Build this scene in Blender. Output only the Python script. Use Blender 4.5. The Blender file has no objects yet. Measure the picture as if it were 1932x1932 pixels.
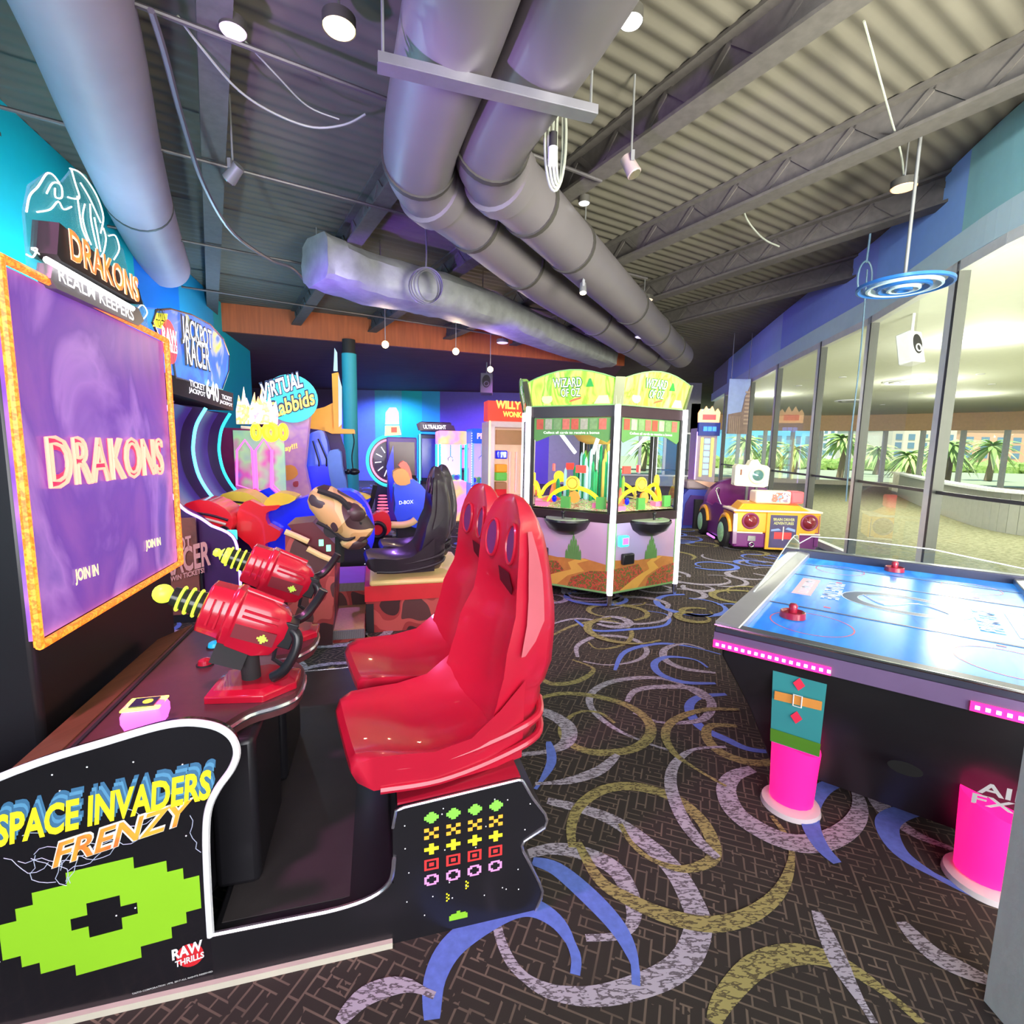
import bpy, bmesh, math, random
from mathutils import Vector, Matrix, Euler
random.seed(7)
SC = bpy.context.scene
COL = SC.collection
R = math.radians
# ------------------------------------------------------------------ camera
FPX, EYE = 940.0, 1.55
PITCH, ROLL = math.atan(119/940), -0.019
CM = (Matrix.Rotation(math.pi/2-PITCH, 3, 'X') @ Matrix.Rotation(-ROLL, 3, 'Z'))
CP = Vector((0, 0, EYE))
cam = bpy.data.cameras.new('camera'); cam.sensor_width = 36; cam.lens = 36*FPX/1932
cam.clip_start = 0.05; cam.clip_end = 400
camo = bpy.data.objects.new('camera', cam); COL.objects.link(camo)
camo.matrix_world = Matrix.Translation(CP) @ CM.to_4x4()
SC.camera = camo
SC.view_settings.view_transform = 'Standard'
SC.view_settings.look = 'None'
SC.view_settings.gamma = 1
SC.view_settings.use_curve_mapping = False
SC.view_settings.exposure = 0.24
# ------------------------------------------------------------------ sky, sun, large lights
wd = bpy.data.worlds.new('sky'); SC.world = wd; wd.use_nodes = True
wn = wd.node_tree.nodes; wl = wd.node_tree.links
bgn = wn['Background']
tc = wn.new('ShaderNodeTexCoord'); sep = wn.new('ShaderNodeSeparateXYZ'); cr = wn.new('ShaderNodeValToRGB')
wl.new(tc.outputs['Generated'], sep.inputs[0]); wl.new(sep.outputs['Z'], cr.inputs[0]); wl.new(cr.outputs[0], bgn.inputs[0])
cr.color_ramp.elements[0].position = 0.0; cr.color_ramp.elements[0].color = (0.86, 0.95, 1.0, 1)
cr.color_ramp.elements[1].position = 0.5; cr.color_ramp.elements[1].color = (0.42, 0.68, 0.95, 1)
bgn.inputs[1].default_value = 0.9
def lamp(name, kind, loc, energy, color, size=0.1, to=None, size_y=None, spot=None, spread=None):
    l = bpy.data.lights.new(name, kind); l.energy = energy; l.color = color
    if kind == 'AREA':
        l.shape = 'RECTANGLE'; l.size = size; l.size_y = size_y or size
        if spread: l.spread = R(spread)
    elif kind == 'SUN': l.angle = R(1)
    else: l.shadow_soft_size = size
    if spot: l.spot_size = R(spot); l.spot_blend = 0.6
    o = bpy.data.objects.new(name, l); COL.objects.link(o); o.location = loc
    if to is not None: o.rotation_euler = (Vector(to)-Vector(loc)).to_track_quat('-Z', 'Y').to_euler()
    return o
lamp('sun', 'SUN', (0, 0, 30), 5.0, (1, .95, .85), to=(9, 12, 0))
lamp('lobby_daylight', 'AREA', (1.5, -3.2, 2.3), 250, (.96, .97, 1), 6, (0.2, 6, .9), 3.0, spread=130)
lamp('right_ceiling_fill', 'AREA', (4.4, -1.6, 1.2), 720, (1, .98, .80), 3.0, (3.4, 5.5, 5.6), 2.0, spread=95)  # added fill lifting the right ceiling in place of reflection haze
lamp('soffit_fill', 'SPOT', (.6, -.4, 3.7), 900, (.95, .98, 1), .2, to=(4.9, 7.5, 3.6), spot=75)  # unseen spot added above the camera to brighten the blue soffit
# ------------------------------------------------------------------ frames
class Frame:
    def __init__(s, ox, oy, deg): s.o = Vector((ox, oy, 0)); s.a = R(deg); s.m = Matrix.Translation(s.o) @ Matrix.Rotation(s.a, 4, 'Z'); s.i = s.m.inverted()
    def w(s, x, y, z=0): return s.m @ Vector((x, y, z))
W = Frame(0, 0, 0)
S = Frame(.125, 1.542, 15.19)        # runs along the left wall and its row of games
def ray(px, py): return CM @ Vector(((px-966)/FPX, (966-py)/FPX, -1.0))
def atz(px, py, z=0):
    d = ray(px, py); return CP + d*((z-EYE)/d.z)
def ontoS(px, py, v):                  # point of frame S at depth y = v
    d = S.i.to_3x3() @ ray(px, py); c = S.i @ CP; return c + d*((v-c.y)/d.y)
# ------------------------------------------------------------------ tags
BASE = {}
def tag(o, label=None, cat=None, group=None, kind=None):
    if label: o['label'] = label
    if cat: o['category'] = cat
    if group: o['group'] = group
    if kind: o['kind'] = kind
    return o
def thing(name, label, cat, fr=None, base=(0, 0, 0), group=None):
    fr = fr or W
    o = bpy.data.objects.new(name, None); COL.objects.link(o); o.empty_display_size = .1
    o.location = fr.w(*base); o.rotation_euler = (0, 0, fr.a)
    BASE[o.name] = Vector(base)
    return tag(o, label, cat, group)
def rootbase(o):
    while o.parent: o = o.parent
    return BASE.get(o.name, Vector((0, 0, 0)))
def copy_tree(o, parent=None):
    c = o.copy(); COL.objects.link(c)
    if parent: c.parent = parent
    for ch in list(o.children): copy_tree(ch, c)
    return c
# ------------------------------------------------------------------ materials
MT = {}
def mat(name, col, rough=.5, metal=0, emit=0, ecol=None, var=.12, scale=9, alpha=1, trans=0, bump=0, coat=0, stretch=None):
    if name in MT: return MT[name]
    m = bpy.data.materials.new(name); m.use_nodes = True; MT[name] = m
    n = m.node_tree.nodes; l = m.node_tree.links; b = n['Principled BSDF']
    c = (*col, 1)
    b.inputs['Roughness'].default_value = rough; b.inputs['Metallic'].default_value = metal
    b.inputs['Coat Weight'].default_value = coat
    if var > 0:
        t = n.new('ShaderNodeTexCoord'); nz = n.new('ShaderNodeTexNoise'); mx = n.new('ShaderNodeMix'); mx.data_type = 'RGBA'
        nz.inputs['Scale'].default_value = scale; nz.inputs['Detail'].default_value = 4
        src = t.outputs['Object']
        if stretch:
            mp = n.new('ShaderNodeMapping'); mp.inputs['Scale'].default_value = stretch; l.new(src, mp.inputs[0]); src = mp.outputs[0]
        l.new(src, nz.inputs['Vector']); l.new(nz.outputs['Fac'], mx.inputs[0])
        mx.inputs[6].default_value = (*[min(1, v*(1+var)) for v in col], 1); mx.inputs[7].default_value = (*[v*(1-var) for v in col], 1)
        l.new(mx.outputs[2], b.inputs['Base Color'])
        if bump:
            bp = n.new('ShaderNodeBump'); bp.inputs['Strength'].default_value = bump; bp.inputs['Distance'].default_value = .01
            l.new(nz.outputs['Fac'], bp.inputs['Height']); l.new(bp.outputs[0], b.inputs['Normal'])
    else: b.inputs['Base Color'].default_value = c
    if emit:
        b.inputs['Emission Color'].default_value = (*(ecol or col), 1); b.inputs['Emission Strength'].default_value = emit
    if alpha < 1: b.inputs['Alpha'].default_value = alpha
    if trans: b.inputs['Transmission Weight'].default_value = trans
    return m
def art(name, cols, scale=4, kind='noise', rough=.35, emit=0, hard=True, stretch=None, detail=2, dist=0):
    """printed or lit artwork: a colour ramp over a noise / voronoi / wave / gradient pattern"""
    if name in MT: return MT[name]
    m = bpy.data.materials.new(name); m.use_nodes = True; MT[name] = m
    n = m.node_tree.nodes; l = m.node_tree.links; b = n['Principled BSDF']
    t = n.new('ShaderNodeTexCoord'); mp = n.new('ShaderNodeMapping'); l.new(t.outputs['Object'], mp.inputs[0])
    if stretch: mp.inputs['Scale'].default_value = stretch
    if kind == 'noise':
        x = n.new('ShaderNodeTexNoise'); x.inputs['Detail'].default_value = detail; x.inputs['Distortion'].default_value = dist; o = x.outputs['Fac']
    elif kind == 'voronoi': x = n.new('ShaderNodeTexVoronoi'); o = x.outputs['Color']
    elif kind == 'wave': x = n.new('ShaderNodeTexWave'); x.inputs['Distortion'].default_value = dist; o = x.outputs['Fac']
    x.inputs['Scale'].default_value = scale
    l.new(mp.outputs[0], x.inputs['Vector'])
    r = n.new('ShaderNodeValToRGB'); l.new(o, r.inputs[0]); e = r.color_ramp.elements
    r.color_ramp.interpolation = 'CONSTANT' if hard else 'LINEAR'
    k = len(cols); lo, hi = (.3, .68) if kind == 'noise' else (0, 1)
    for i, c in enumerate(cols):
        p = lo+(hi-lo)*i/k if hard else lo+(hi-lo)*i/(k-1)
        if i < 2: el = e[i]; el.position = (0 if i == 0 else p)
        else: el = e.new(p)
        el.color = (*c, 1)
    l.new(r.outputs[0], b.inputs['Base Color'])
    b.inputs['Roughness'].default_value = rough
    if emit:
        l.new(r.outputs[0], b.inputs['Emission Color']); b.inputs['Emission Strength'].default_value = emit
    return m
def glow(name, col, s=2.0): return mat(name, col, .4, emit=s, var=0)
def glassmat(name, tint=(1, 1, 1), gl=.12, rough=.02):
    if name in MT: return MT[name]
    m = bpy.data.materials.new(name); m.use_nodes = True; MT[name] = m
    n = m.node_tree.nodes; l = m.node_tree.links
    n.remove(n['Principled BSDF']); out = [x for x in n if x.type == 'OUTPUT_MATERIAL'][0]
    tr = n.new('ShaderNodeBsdfTransparent'); tr.inputs[0].default_value = (*tint, 1)
    g = n.new('ShaderNodeBsdfGlossy'); g.inputs['Roughness'].default_value = rough
    fr = n.new('ShaderNodeFresnel'); fr.inputs[0].default_value = 1.45
    mth = n.new('ShaderNodeMath'); mth.operation = 'MULTIPLY'; mth.inputs[1].default_value = gl*8
    mth.use_clamp = True
    mx = n.new('ShaderNodeMixShader')
    l.new(fr.outputs[0], mth.inputs[0]); l.new(mth.outputs[0], mx.inputs[0]); l.new(tr.outputs[0], mx.inputs[1]); l.new(g.outputs[0], mx.inputs[2]); l.new(mx.outputs[0], out.inputs[0])
    return m
BLACK = mat('black_paint', (.012, .011, .014), .32)
BLKM = mat('black_matte', (.02, .018, .02), .75)
CHROME = mat('chrome', (.75, .75, .78), .18, 1)
WHITE = mat('white_plastic', (.8, .8, .82), .4)
STEEL = mat('painted_steel', (.2, .2, .21), .5, .3)
# ------------------------------------------------------------------ mesh builder
_txt = {}
def textmesh(s, off=0):
    k = (s, off)
    if k not in _txt:
        c = bpy.data.curves.new('t', 'FONT'); c.body = s; c.offset = off; c.resolution_u = 3; c.align_x = 'LEFT'
        o = bpy.data.objects.new('t', c); me = bpy.data.meshes.new_from_object(o)
        vs = [(v.co.x, v.co.y) for v in me.vertices]; fs = [tuple(p.vertices) for p in me.polygons]
        bpy.data.objects.remove(o); bpy.data.curves.remove(c); bpy.data.meshes.remove(me)
        _txt[k] = (vs, fs)
    return _txt[k]
class MB:
    def __init__(s, m=None): s.v = []; s.f = []; s.fm = []; s.ms = []; s.T = None; s.cur = 0; s.sm = []; s.smooth = False; s.m(m) if m else None
    def m(s, m):
        if m not in s.ms: s.ms.append(m)
        s.cur = s.ms.index(m); return s
    def add(s, vs, fs, sm=None):
        b = len(s.v)
        for p in vs:
            p = Vector(p); s.v.append(s.T @ p if s.T else p)
        for f in fs: s.f.append([i+b for i in f]); s.fm.append(s.cur); s.sm.append(s.smooth if sm is None else sm)
        return s
    def box(s, x0, x1, y0, y1, z0, z1):
        return s.add([(x0,y0,z0),(x1,y0,z0),(x1,y1,z0),(x0,y1,z0),(x0,y0,z1),(x1,y0,z1),(x1,y1,z1),(x0,y1,z1)],
                     [(0,3,2,1),(4,5,6,7),(0,1,5,4),(1,2,6,5),(2,3,7,6),(3,0,4,7)])
    def bar(s, a, b, w, h, up=(0,0,1)):
        a = Vector(a); b = Vector(b); d = (b-a).normalized(); up = Vector(up)
        if abs(d.dot(up)) > .99: up = Vector((1,0,0))
        sd = d.cross(up).normalized()*w/2; u = sd.normalized().cross(d)*h/2
        return s.add([a-sd-u, a+sd-u, a+sd+u, a-sd+u, b-sd-u, b+sd-u, b+sd+u, b-sd+u],
                     [(0,1,2,3),(7,6,5,4),(0,4,5,1),(1,5,6,2),(2,6,7,3),(3,7,4,0)])
    def tube(s, pts, r, n=8, closed=False, caps=True):
        pts = [Vector(p) for p in pts]; N = len(pts); rs = r if isinstance(r, (list, tuple)) else [r]*N
        vs = []; prev = None
        for i, p in enumerate(pts):
            if closed: d = (pts[(i+1) % N]-pts[i-1])
            else: d = pts[min(i+1, N-1)]-pts[max(i-1, 0)]
            d.normalize()
            if prev is None:
                q = Vector((0,0,1)) if abs(d.z) < .9 else Vector((1,0,0)); a = d.cross(q).normalized()
            else: a = (prev - d*prev.dot(d)).normalized()
            prev = a; c = d.cross(a)
            for k in range(n):
                t = 2*math.pi*k/n; vs.append(p+(a*math.cos(t)+c*math.sin(t))*rs[i])
        fs = []
        for i in range(N if closed else N-1):
            j = (i+1) % N
            for k in range(n): fs.append((i*n+k, i*n+(k+1)%n, j*n+(k+1)%n, j*n+k))
        s.add(vs, fs, True)
        if caps and not closed:
            s.add(vs[:n], [tuple(range(n))[::-1]], False); s.add(vs[-n:], [tuple(range(n))], False)
        return s
    def cyl(s, a, b, r, r2=None, n=20): return s.tube([a, b], [r, r if r2 is None else r2], n)
    def lathe(s, prof, c=(0,0,0), n=24, axis='z', a0=0, a1=360):
        vs = []; full = (a1-a0) >= 360; cnt = n if full else n+1
        for r, z in prof:
            for k in range(cnt):
                t = R(a0+(a1-a0)*k/n)
                p = (r*math.cos(t), r*math.sin(t), z)
                if axis == 'y': p = (p[0], z, p[1])
                if axis == 'x': p = (z, p[0], p[1])
                vs.append((p[0]+c[0], p[1]+c[1], p[2]+c[2]))
        fs = []
        for i in range(len(prof)-1):
            for k in range(n):
                kk = (k+1) % cnt
                f = (i*cnt+k, i*cnt+kk, (i+1)*cnt+kk, (i+1)*cnt+k); fs.append(f if axis != 'y' else f[::-1])
        return s.add(vs, fs, True)
    def ball(s, c, rx, ry=None, rz=None, n=16):
        ry = ry or rx; rz = rz or rx; vs = []; fs = []; h = n//2
        for i in range(h+1):
            a = math.pi*i/h
            for k in range(n):
                t = 2*math.pi*k/n; vs.append((c[0]+rx*math.sin(a)*math.cos(t), c[1]+ry*math.sin(a)*math.sin(t), c[2]-rz*math.cos(a)))
        for i in range(h):
            for k in range(n): fs.append((i*n+k, i*n+(k+1)%n, (i+1)*n+(k+1)%n, (i+1)*n+k))
        return s.add(vs, fs, True)
    def prism(s, poly, a0, a1, plane='xz', sm=False):
        def P(p, a): return {'xz': (p[0], a, p[1]), 'xy': (p[0], p[1], a), 'yz': (a, p[0], p[1])}[plane]
        n = len(poly); vs = [P(p, a0) for p in poly]+[P(p, a1) for p in poly]
        s.add(vs, [tuple(range(n)), tuple(range(2*n-1, n-1, -1))], False)
        s.add(vs, [(i, n+i, n+(i+1)%n, (i+1)%n) for i in range(n)], sm)
        return s
    def loft(s, loops, caps=True, sm=True, closed=True):
        n = len(loops[0]); vs = [p for lp in loops for p in lp]; fs = []
        for i in range(len(loops)-1):
            for k in range(n if closed else n-1): fs.append((i*n+k, i*n+(k+1)%n, (i+1)*n+(k+1)%n, (i+1)*n+k))
        s.add(vs, fs, sm)
        if caps: s.add(loops[0], [tuple(range(n))[::-1]], sm); s.add(loops[-1], [tuple(range(n))], sm)
        return s
    def torus(s, c, r, t, axis='z', n=32, k=8, sx=1, sy=1):
        pts = []
        for i in range(n):
            a = 2*math.pi*i/n; x, y = r*sx*math.cos(a), r*sy*math.sin(a)
            p = {'z': (x, y, 0), 'y': (x, 0, y), 'x': (0, x, y)}[axis]; pts.append((c[0]+p[0], c[1]+p[1], c[2]+p[2]))
        return s.tube(pts, t, k, closed=True)
    def text(s, t, O, X, Y, w, h, off=0, lift=0.002):
        vs, fs = textmesh(t, off)
        if not vs: return s
        x0 = min(v[0] for v in vs); x1 = max(v[0] for v in vs); y0 = min(v[1] for v in vs); y1 = max(v[1] for v in vs)
        O = Vector(O); X = Vector(X); Y = Vector(Y); N = X.cross(Y).normalized()*lift
        return s.add([O+X*((v[0]-x0)/(x1-x0)*w)+Y*((v[1]-y0)/(y1-y0)*h)+N for v in vs], fs, False)
    def quad(s, a, b, c, d): return s.add([a, b, c, d], [(0, 1, 2, 3)], False)
    def build(s, name, parent=None, fr=None, bevel=0, kind=None, at=None, ang=40):
        me = bpy.data.meshes.new(name)
        b = Vector((0, 0, 0))
        if parent: b = rootbase(parent)
        elif at is not None: b = Vector(at)
        me.from_pydata([tuple(p-b) for p in s.v], [], s.f)
        for m in s.ms: me.materials.append(m)
        me.polygons.foreach_set('material_index', s.fm)
        me.polygons.foreach_set('use_smooth', s.sm)
        me.update(); me.set_sharp_from_angle(angle=R(ang))
        bm = bmesh.new(); bm.from_mesh(me)
        if len(s.f) < 20000: bmesh.ops.recalc_face_normals(bm, faces=bm.faces)
        bm.to_mesh(me); bm.free()
        o = bpy.data.objects.new(name, me); COL.objects.link(o)
        if parent: o.parent = parent
        else:
            fr = fr or W; o.location = fr.w(*b); o.rotation_euler = (0, 0, fr.a)
        if kind: o['kind'] = kind
        if bevel:
            md = o.modifiers.new('bevel', 'BEVEL'); md.width = bevel; md.segments = 2; md.limit_method = 'ANGLE'; md.angle_limit = R(45)
        return o
def circ(cx, cy, rx, ry=None, n=24, a0=0, a1=360):
    ry = ry or rx; full = a1-a0 >= 360; k = n if full else n+1
    return [(cx+rx*math.cos(R(a0+(a1-a0)*i/n)), cy+ry*math.sin(R(a0+(a1-a0)*i/n))) for i in range(k)]
def smooth(pts, k=6, closed=False):
    pts = [Vector(p) for p in pts]; N = len(pts); out = []
    for i in range(N if closed else N-1):
        g = (lambda j: pts[j % N]) if closed else (lambda j: pts[max(0, min(N-1, j))])
        p0, p1, p2, p3 = g(i-1), g(i), g(i+1), g(i+2)
        for j in range(k):
            t = j/k
            out.append(.5*((2*p1)+(p2-p0)*t+(2*p0-5*p1+4*p2-p3)*t*t+(3*p1-p0-3*p2+p3)*t**3))
    if not closed: out.append(pts[-1])
    return out
# ================================================================== THE SETTING
ZC = 4.6
def carpetmat():
    m = bpy.data.materials.new('carpet_weave'); m.use_nodes = True
    n = m.node_tree.nodes; l = m.node_tree.links; b = n['Principled BSDF']; b.inputs['Roughness'].default_value = .95
    t = n.new('ShaderNodeTexCoord'); outs = []
    for ang, sc in ((20, 13), (20+90, 11)):
        mp = n.new('ShaderNodeMapping'); mp.inputs['Rotation'].default_value = (0, 0, R(ang)); l.new(t.outputs['Object'], mp.inputs[0])
        k = n.new('ShaderNodeTexBrick'); k.inputs['Scale'].default_value = sc; k.inputs['Mortar Size'].default_value = .045; k.inputs['Mortar Smooth'].default_value = .4
        k.inputs['Brick Width'].default_value = 1.6; k.inputs['Row Height'].default_value = .42
        k.inputs['Color1'].default_value = (0, 0, 0, 1); k.inputs['Color2'].default_value = (0, 0, 0, 1); k.inputs['Mortar'].default_value = (1, 1, 1, 1)
        l.new(mp.outputs[0], k.inputs['Vector']); outs.append(k.outputs['Color'])
    nz = n.new('ShaderNodeTexNoise'); nz.inputs['Scale'].default_value = 9; l.new(t.outputs['Object'], nz.inputs['Vector'])
    r = n.new('ShaderNodeValToRGB'); r.color_ramp.interpolation = 'CONSTANT'; r.color_ramp.elements[1].position = .5; l.new(nz.outputs['Fac'], r.inputs[0])
    mx = n.new('ShaderNodeMix'); mx.data_type = 'RGBA'; l.new(r.outputs[0], mx.inputs[0]); l.new(outs[0], mx.inputs[6]); l.new(outs[1], mx.inputs[7])
    n2 = n.new('ShaderNodeTexNoise'); n2.inputs['Scale'].default_value = 5; l.new(t.outputs['Object'], n2.inputs['Vector'])
    mu = n.new('ShaderNodeMath'); mu.operation = 'MULTIPLY'; l.new(mx.outputs[2], mu.inputs[0]); l.new(n2.outputs['Fac'], mu.inputs[1])
    c = n.new('ShaderNodeMix'); c.data_type = 'RGBA'; l.new(mu.outputs[0], c.inputs[0]); c.inputs[6].default_value = (.026, .019, .016, 1); c.inputs[7].default_value = (.22, .16, .12, 1)
    l.new(c.outputs[2], b.inputs['Base Color'])
    return m
CARPET = carpetmat()
def threadmat(name, c1, c2):
    return art(name, [c1, c2, c1, c1], 26, 'noise', .95, 0, True, (1, 3.2, 1), 5)
LAV = threadmat('lavender_thread', (.42, .38, .46), (.13, .11, .13))
OLV = threadmat('gold_thread', (.33, .28, .10), (.10, .08, .035))
BLU = mat('blue_thread', (.12, .19, .62), .95, var=.3, scale=40)
fl = MB(CARPET)
GP = [(7.6, 19.5), (6.975, 16.78), (6.28, 13.5), (5.816, 11.3), (5.382, 9.07), (5.083, 7.41), (4.72, 6.1), (4.506, 5.38), (4.31, 4.6), (4.15, 3.4), (4.1, 1.4), (4.1, -3)]
fl.add([(-26, -6, 0), (4.1, -6, 0), (4.1, -3, 0)]+[(x, y, 0) for x, y in GP[::-1][1:]]+[(7.9, 24, 0), (-26, 24, 0)], [tuple(range(2+len(GP)+2))])
def swirl(m, pts, w, z):
    pts = [Vector((p.x, p.y, 0)) for p in smooth(pts, 5)]; N = len(pts); vs = []
    for i, p in enumerate(pts):
        d = (pts[min(i+1, N-1)]-pts[max(0, i-1)]).normalized(); nrm = Vector((-d.y, d.x, 0))
        t = i/(N-1); ww = w*(.35+.65*math.sin(math.pi*min(1, t*1.15+.05))**.8 if t < .87 else .35+.2*(1-t))/2
        vs += [p+nrm*ww+Vector((0, 0, z)), p-nrm*ww+Vector((0, 0, z))]
    fl.m(m); fl.add(vs, [(2*i, 2*i+1, 2*i+3, 2*i+2) for i in range(N-1)], False)
ARCS = [
 (LAV, .085, [(1033,1511),(1110,1530),(1167,1554),(1230,1600),(1274,1645),(1305,1700),(1318,1745),(1300,1800),(1260,1838),(1190,1866),(1114,1880),(1033,1869),(975,1830),(945,1775),(935,1725)]),
 (LAV, .07, [(985,1615),(1040,1602),(1100,1610),(1160,1640),(1190,1690),(1195,1735),(1170,1765),(1105,1770)]),
 (BLU, .07, [(1005,1625),(1050,1640),(1110,1690),(1165,1750),(1195,1810),(1200,1860)]),
 (BLU, .085, [(815,1925),(820,1850),(850,1790),(905,1745),(965,1715),(1010,1715),(1055,1745),(1085,1800),(1085,1840)]),
 (OLV, .06, [(1080,1600),(1078,1560),(1095,1520),(1140,1490),(1200,1485),(1270,1505),(1320,1545),(1345,1590),(1345,1620),(1320,1635),(1280,1640),(1225,1620),(1190,1590),(1170,1555)]),
 (OLV, .06, [(1090,1590),(1130,1660),(1190,1700),(1260,1730),(1340,1745),(1410,1730),(1465,1690),(1490,1640),(1490,1590),(1455,1540)]),
 (LAV, .06, [(1355,1620),(1320,1590),(1285,1540),(1265,1480),(1275,1440),(1310,1415),(1370,1410)]),
 (LAV, .10, [(1420,1452),(1385,1465),(1370,1490),(1385,1530),(1430,1565),(1490,1590),(1550,1590),(1600,1565),(1622,1530),(1612,1490),(1570,1450),(1500,1430)]),
 (BLU, .075, [(1580,1630),(1550,1600),(1530,1560),(1530,1520),(1560,1485),(1620,1470),(1700,1475),(1780,1495)]),
 (LAV, .085, [(1780,1490),(1700,1470),(1665,1480),(1655,1500),(1670,1530),(1720,1570),(1790,1600),(1850,1625)]),
 (BLU, .085, [(1780,1530),(1720,1530),(1680,1545),(1675,1570),(1700,1610),(1760,1650),(1860,1700)]),
 (LAV, .06, [(1183,1324),(1200,1303),(1250,1296),(1310,1300),(1342,1325),(1330,1355),(1290,1364),(1240,1362),(1195,1345)]),
 (LAV, .05, [(1330,1320),(1270,1285),(1210,1279),(1150,1288),(1115,1310),(1118,1340),(1160,1375),(1220,1402),(1275,1420)]),
 (OLV, .06, [(1000,1325),(1050,1310),(1110,1312),(1180,1330),(1222,1360),(1225,1390),(1190,1415),(1120,1420),(1070,1400),(1060,1370),(1090,1345),(1130,1345),(1160,1365)]),
 (LAV, .09, [(985,1335),(1030,1345),(1070,1370),(1070,1400),(1035,1418),(975,1425)]),
 (BLU, .05, [(1035,1400),(1040,1440),(1010,1490)]),
 (LAV, .06, [(1165,1425),(1130,1455),(1070,1475),(1010,1480)]),
 (OLV, .05, [(1395,1340),(1330,1340),(1275,1358),(1255,1385),(1270,1420),(1310,1450),(1370,1485)]),
 (BLU, .06, [(1370,1310),(1320,1315),(1300,1335),(1320,1370),(1370,1395),(1420,1415),(1500,1418),(1580,1405)]),
 (OLV, .06, [(1390,1370),(1340,1370),(1335,1395),(1370,1425),(1440,1440),(1510,1415),(1520,1395),(1490,1375)]),
 (LAV, .05, [(1090,1240),(1090,1218),(1130,1200),(1190,1205),(1220,1225),(1205,1245),(1150,1255),(1100,1248)]),
 (OLV, .045, [(1040,1200),(1090,1178),(1150,1172),(1190,1190),(1180,1215),(1130,1225),(1110,1212)]),
 (BLU, .045, [(1160,1265),(1180,1230),(1240,1215),(1300,1220),(1360,1235)]),
 (LAV, .06, [(1350,1270),(1290,1262),(1255,1245),(1255,1225),(1290,1215),(1330,1225)]),
 (BLU, .055, [(1350,1290),(1290,1288),(1245,1272),(1235,1252),(1260,1240),(1310,1245),(1335,1260)]),
 (BLU, .045, [(1085,1170),(1120,1190),(1190,1188),(1255,1180),(1258,1160),(1210,1152)]),
 (LAV, .045, [(1035,1180),(1090,1168),(1180,1178),(1250,1172),(1262,1152),(1210,1140),(1150,1150)]),
 (OLV, .05, [(1010,1270),(1040,1290),(1090,1285),(1120,1262),(1080,1245)]),
 (OLV, .07, [(1345,1930),(1370,1880),(1430,1820),(1510,1800),(1590,1820),(1680,1880),(1740,1932)]),
 (LAV, .06, [(1540,1720),(1575,1800),(1600,1850),(1650,1932)]),
 (LAV, .07, [(1700,1740),(1760,1800),(1840,1840),(1900,1860)]),
 (LAV, .06, [(640,1930),(690,1880),(760,1860),(820,1880)]),
]
for i, (m, w, pts) in enumerate(ARCS): swirl(m, [atz(x, y) for x, y in pts], w, .001+.0004*(i % 9))
rr = random.Random(3)
for i in range(760):
    x = rr.uniform(-6, 6.4); y = rr.uniform(1.0, 22) if i % 3 == 0 else rr.uniform(2.5, 10)
    if y < 4.15 and x > -.55 and not (x > 1.9 and y > 2.6): continue
    r = rr.uniform(.16, .42); a0 = rr.uniform(0, 6.3); n = rr.randint(8, 13); ell = rr.uniform(.75, 1)
    pts = [Vector((x+r*(1-.03*k)*math.cos(a0+k*.52), y+ell*r*(1-.03*k)*math.sin(a0+k*.52), 0)) for k in range(n)]
    if any(p.x > 3.9+max(0, p.y-5)*.18 for p in pts): continue
    swirl(rr.choice([LAV, LAV, OLV, BLU]), pts, rr.uniform(.05, .085), .0045+.0003*(i % 9))
fl.build('floor', kind='structure')
# lobby floor beyond the glass
lf = MB(art('olive_carpet', [(.20, .20, .11), (.13, .13, .065), (.25, .25, .15), (.18, .175, .10)], 9, 'noise', .95, 0, False, (1, 2.5, 1), 5))
lf.add([(x, y, -.002) for x, y in GP]+[(40, -3, -.002), (40, 24, -.002), (12, 31, -.002)], [tuple(range(len(GP)+3))])
lf.build('floor', kind='structure')
# ceiling deck with ribs, running with the beams
BF = Frame(0, 0, 31)
CEIL = mat('dark_ceiling_paint', (.112, .100, .080), .85, var=.25, scale=2)
c = MB(CEIL); vs = []; x = -24.0; xs = []
while x < 26: xs += [(x, 4.615), (x+.06, 4.615), (x+.09, 4.6), (x+.14, 4.6)]; x += .17
ys = -9
vs = [(x, -9, z) for x, z in xs]+[(x, 30, z) for x, z in xs]; n = len(xs)
# ribs run across the beams, so swap the axes
vs = [(v[1]*1.0, v[0], v[2]) for v in vs]
vs = [(-26 if i < n else 30, v[1], v[2]) for i, v in enumerate(vs)]
c.add(vs, [(i, i+1, n+i+1, n+i) for i in range(n-1)]); c.build('ceiling', fr=BF, kind='structure')
BEAM = mat('dark_beam_paint', (.085, .075, .07), .8, 0, var=.35, scale=14)
for i, (bx, y0, y1) in enumerate([(-1.6, -4, 14), (.15, -4, 16), (1.8, -5, 16), (3.45, -6, 15.5), (5.25, -6, 14.5), (7.0, -6, 12.5), (8.7, -6, 11.5)]):
    b = MB(BEAM).box(bx-.1, bx+.1, y0, y1, 4.27, 4.30).box(bx-.1, bx+.1, y0, y1, 4.57, 4.599).box(bx-.012, bx+.012, y0, y1, 4.3, 4.57)
    k = y0
    while k < y1-.6: b.bar((bx, k, 4.3), (bx, k+.3, 4.57), .05, .05); b.bar((bx, k+.3, 4.57), (bx, k+.6, 4.3), .05, .05); k += .6
    b.build('trim_%d' % (i+1), fr=BF, kind='structure', at=(bx, 4, 4.3))
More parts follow.
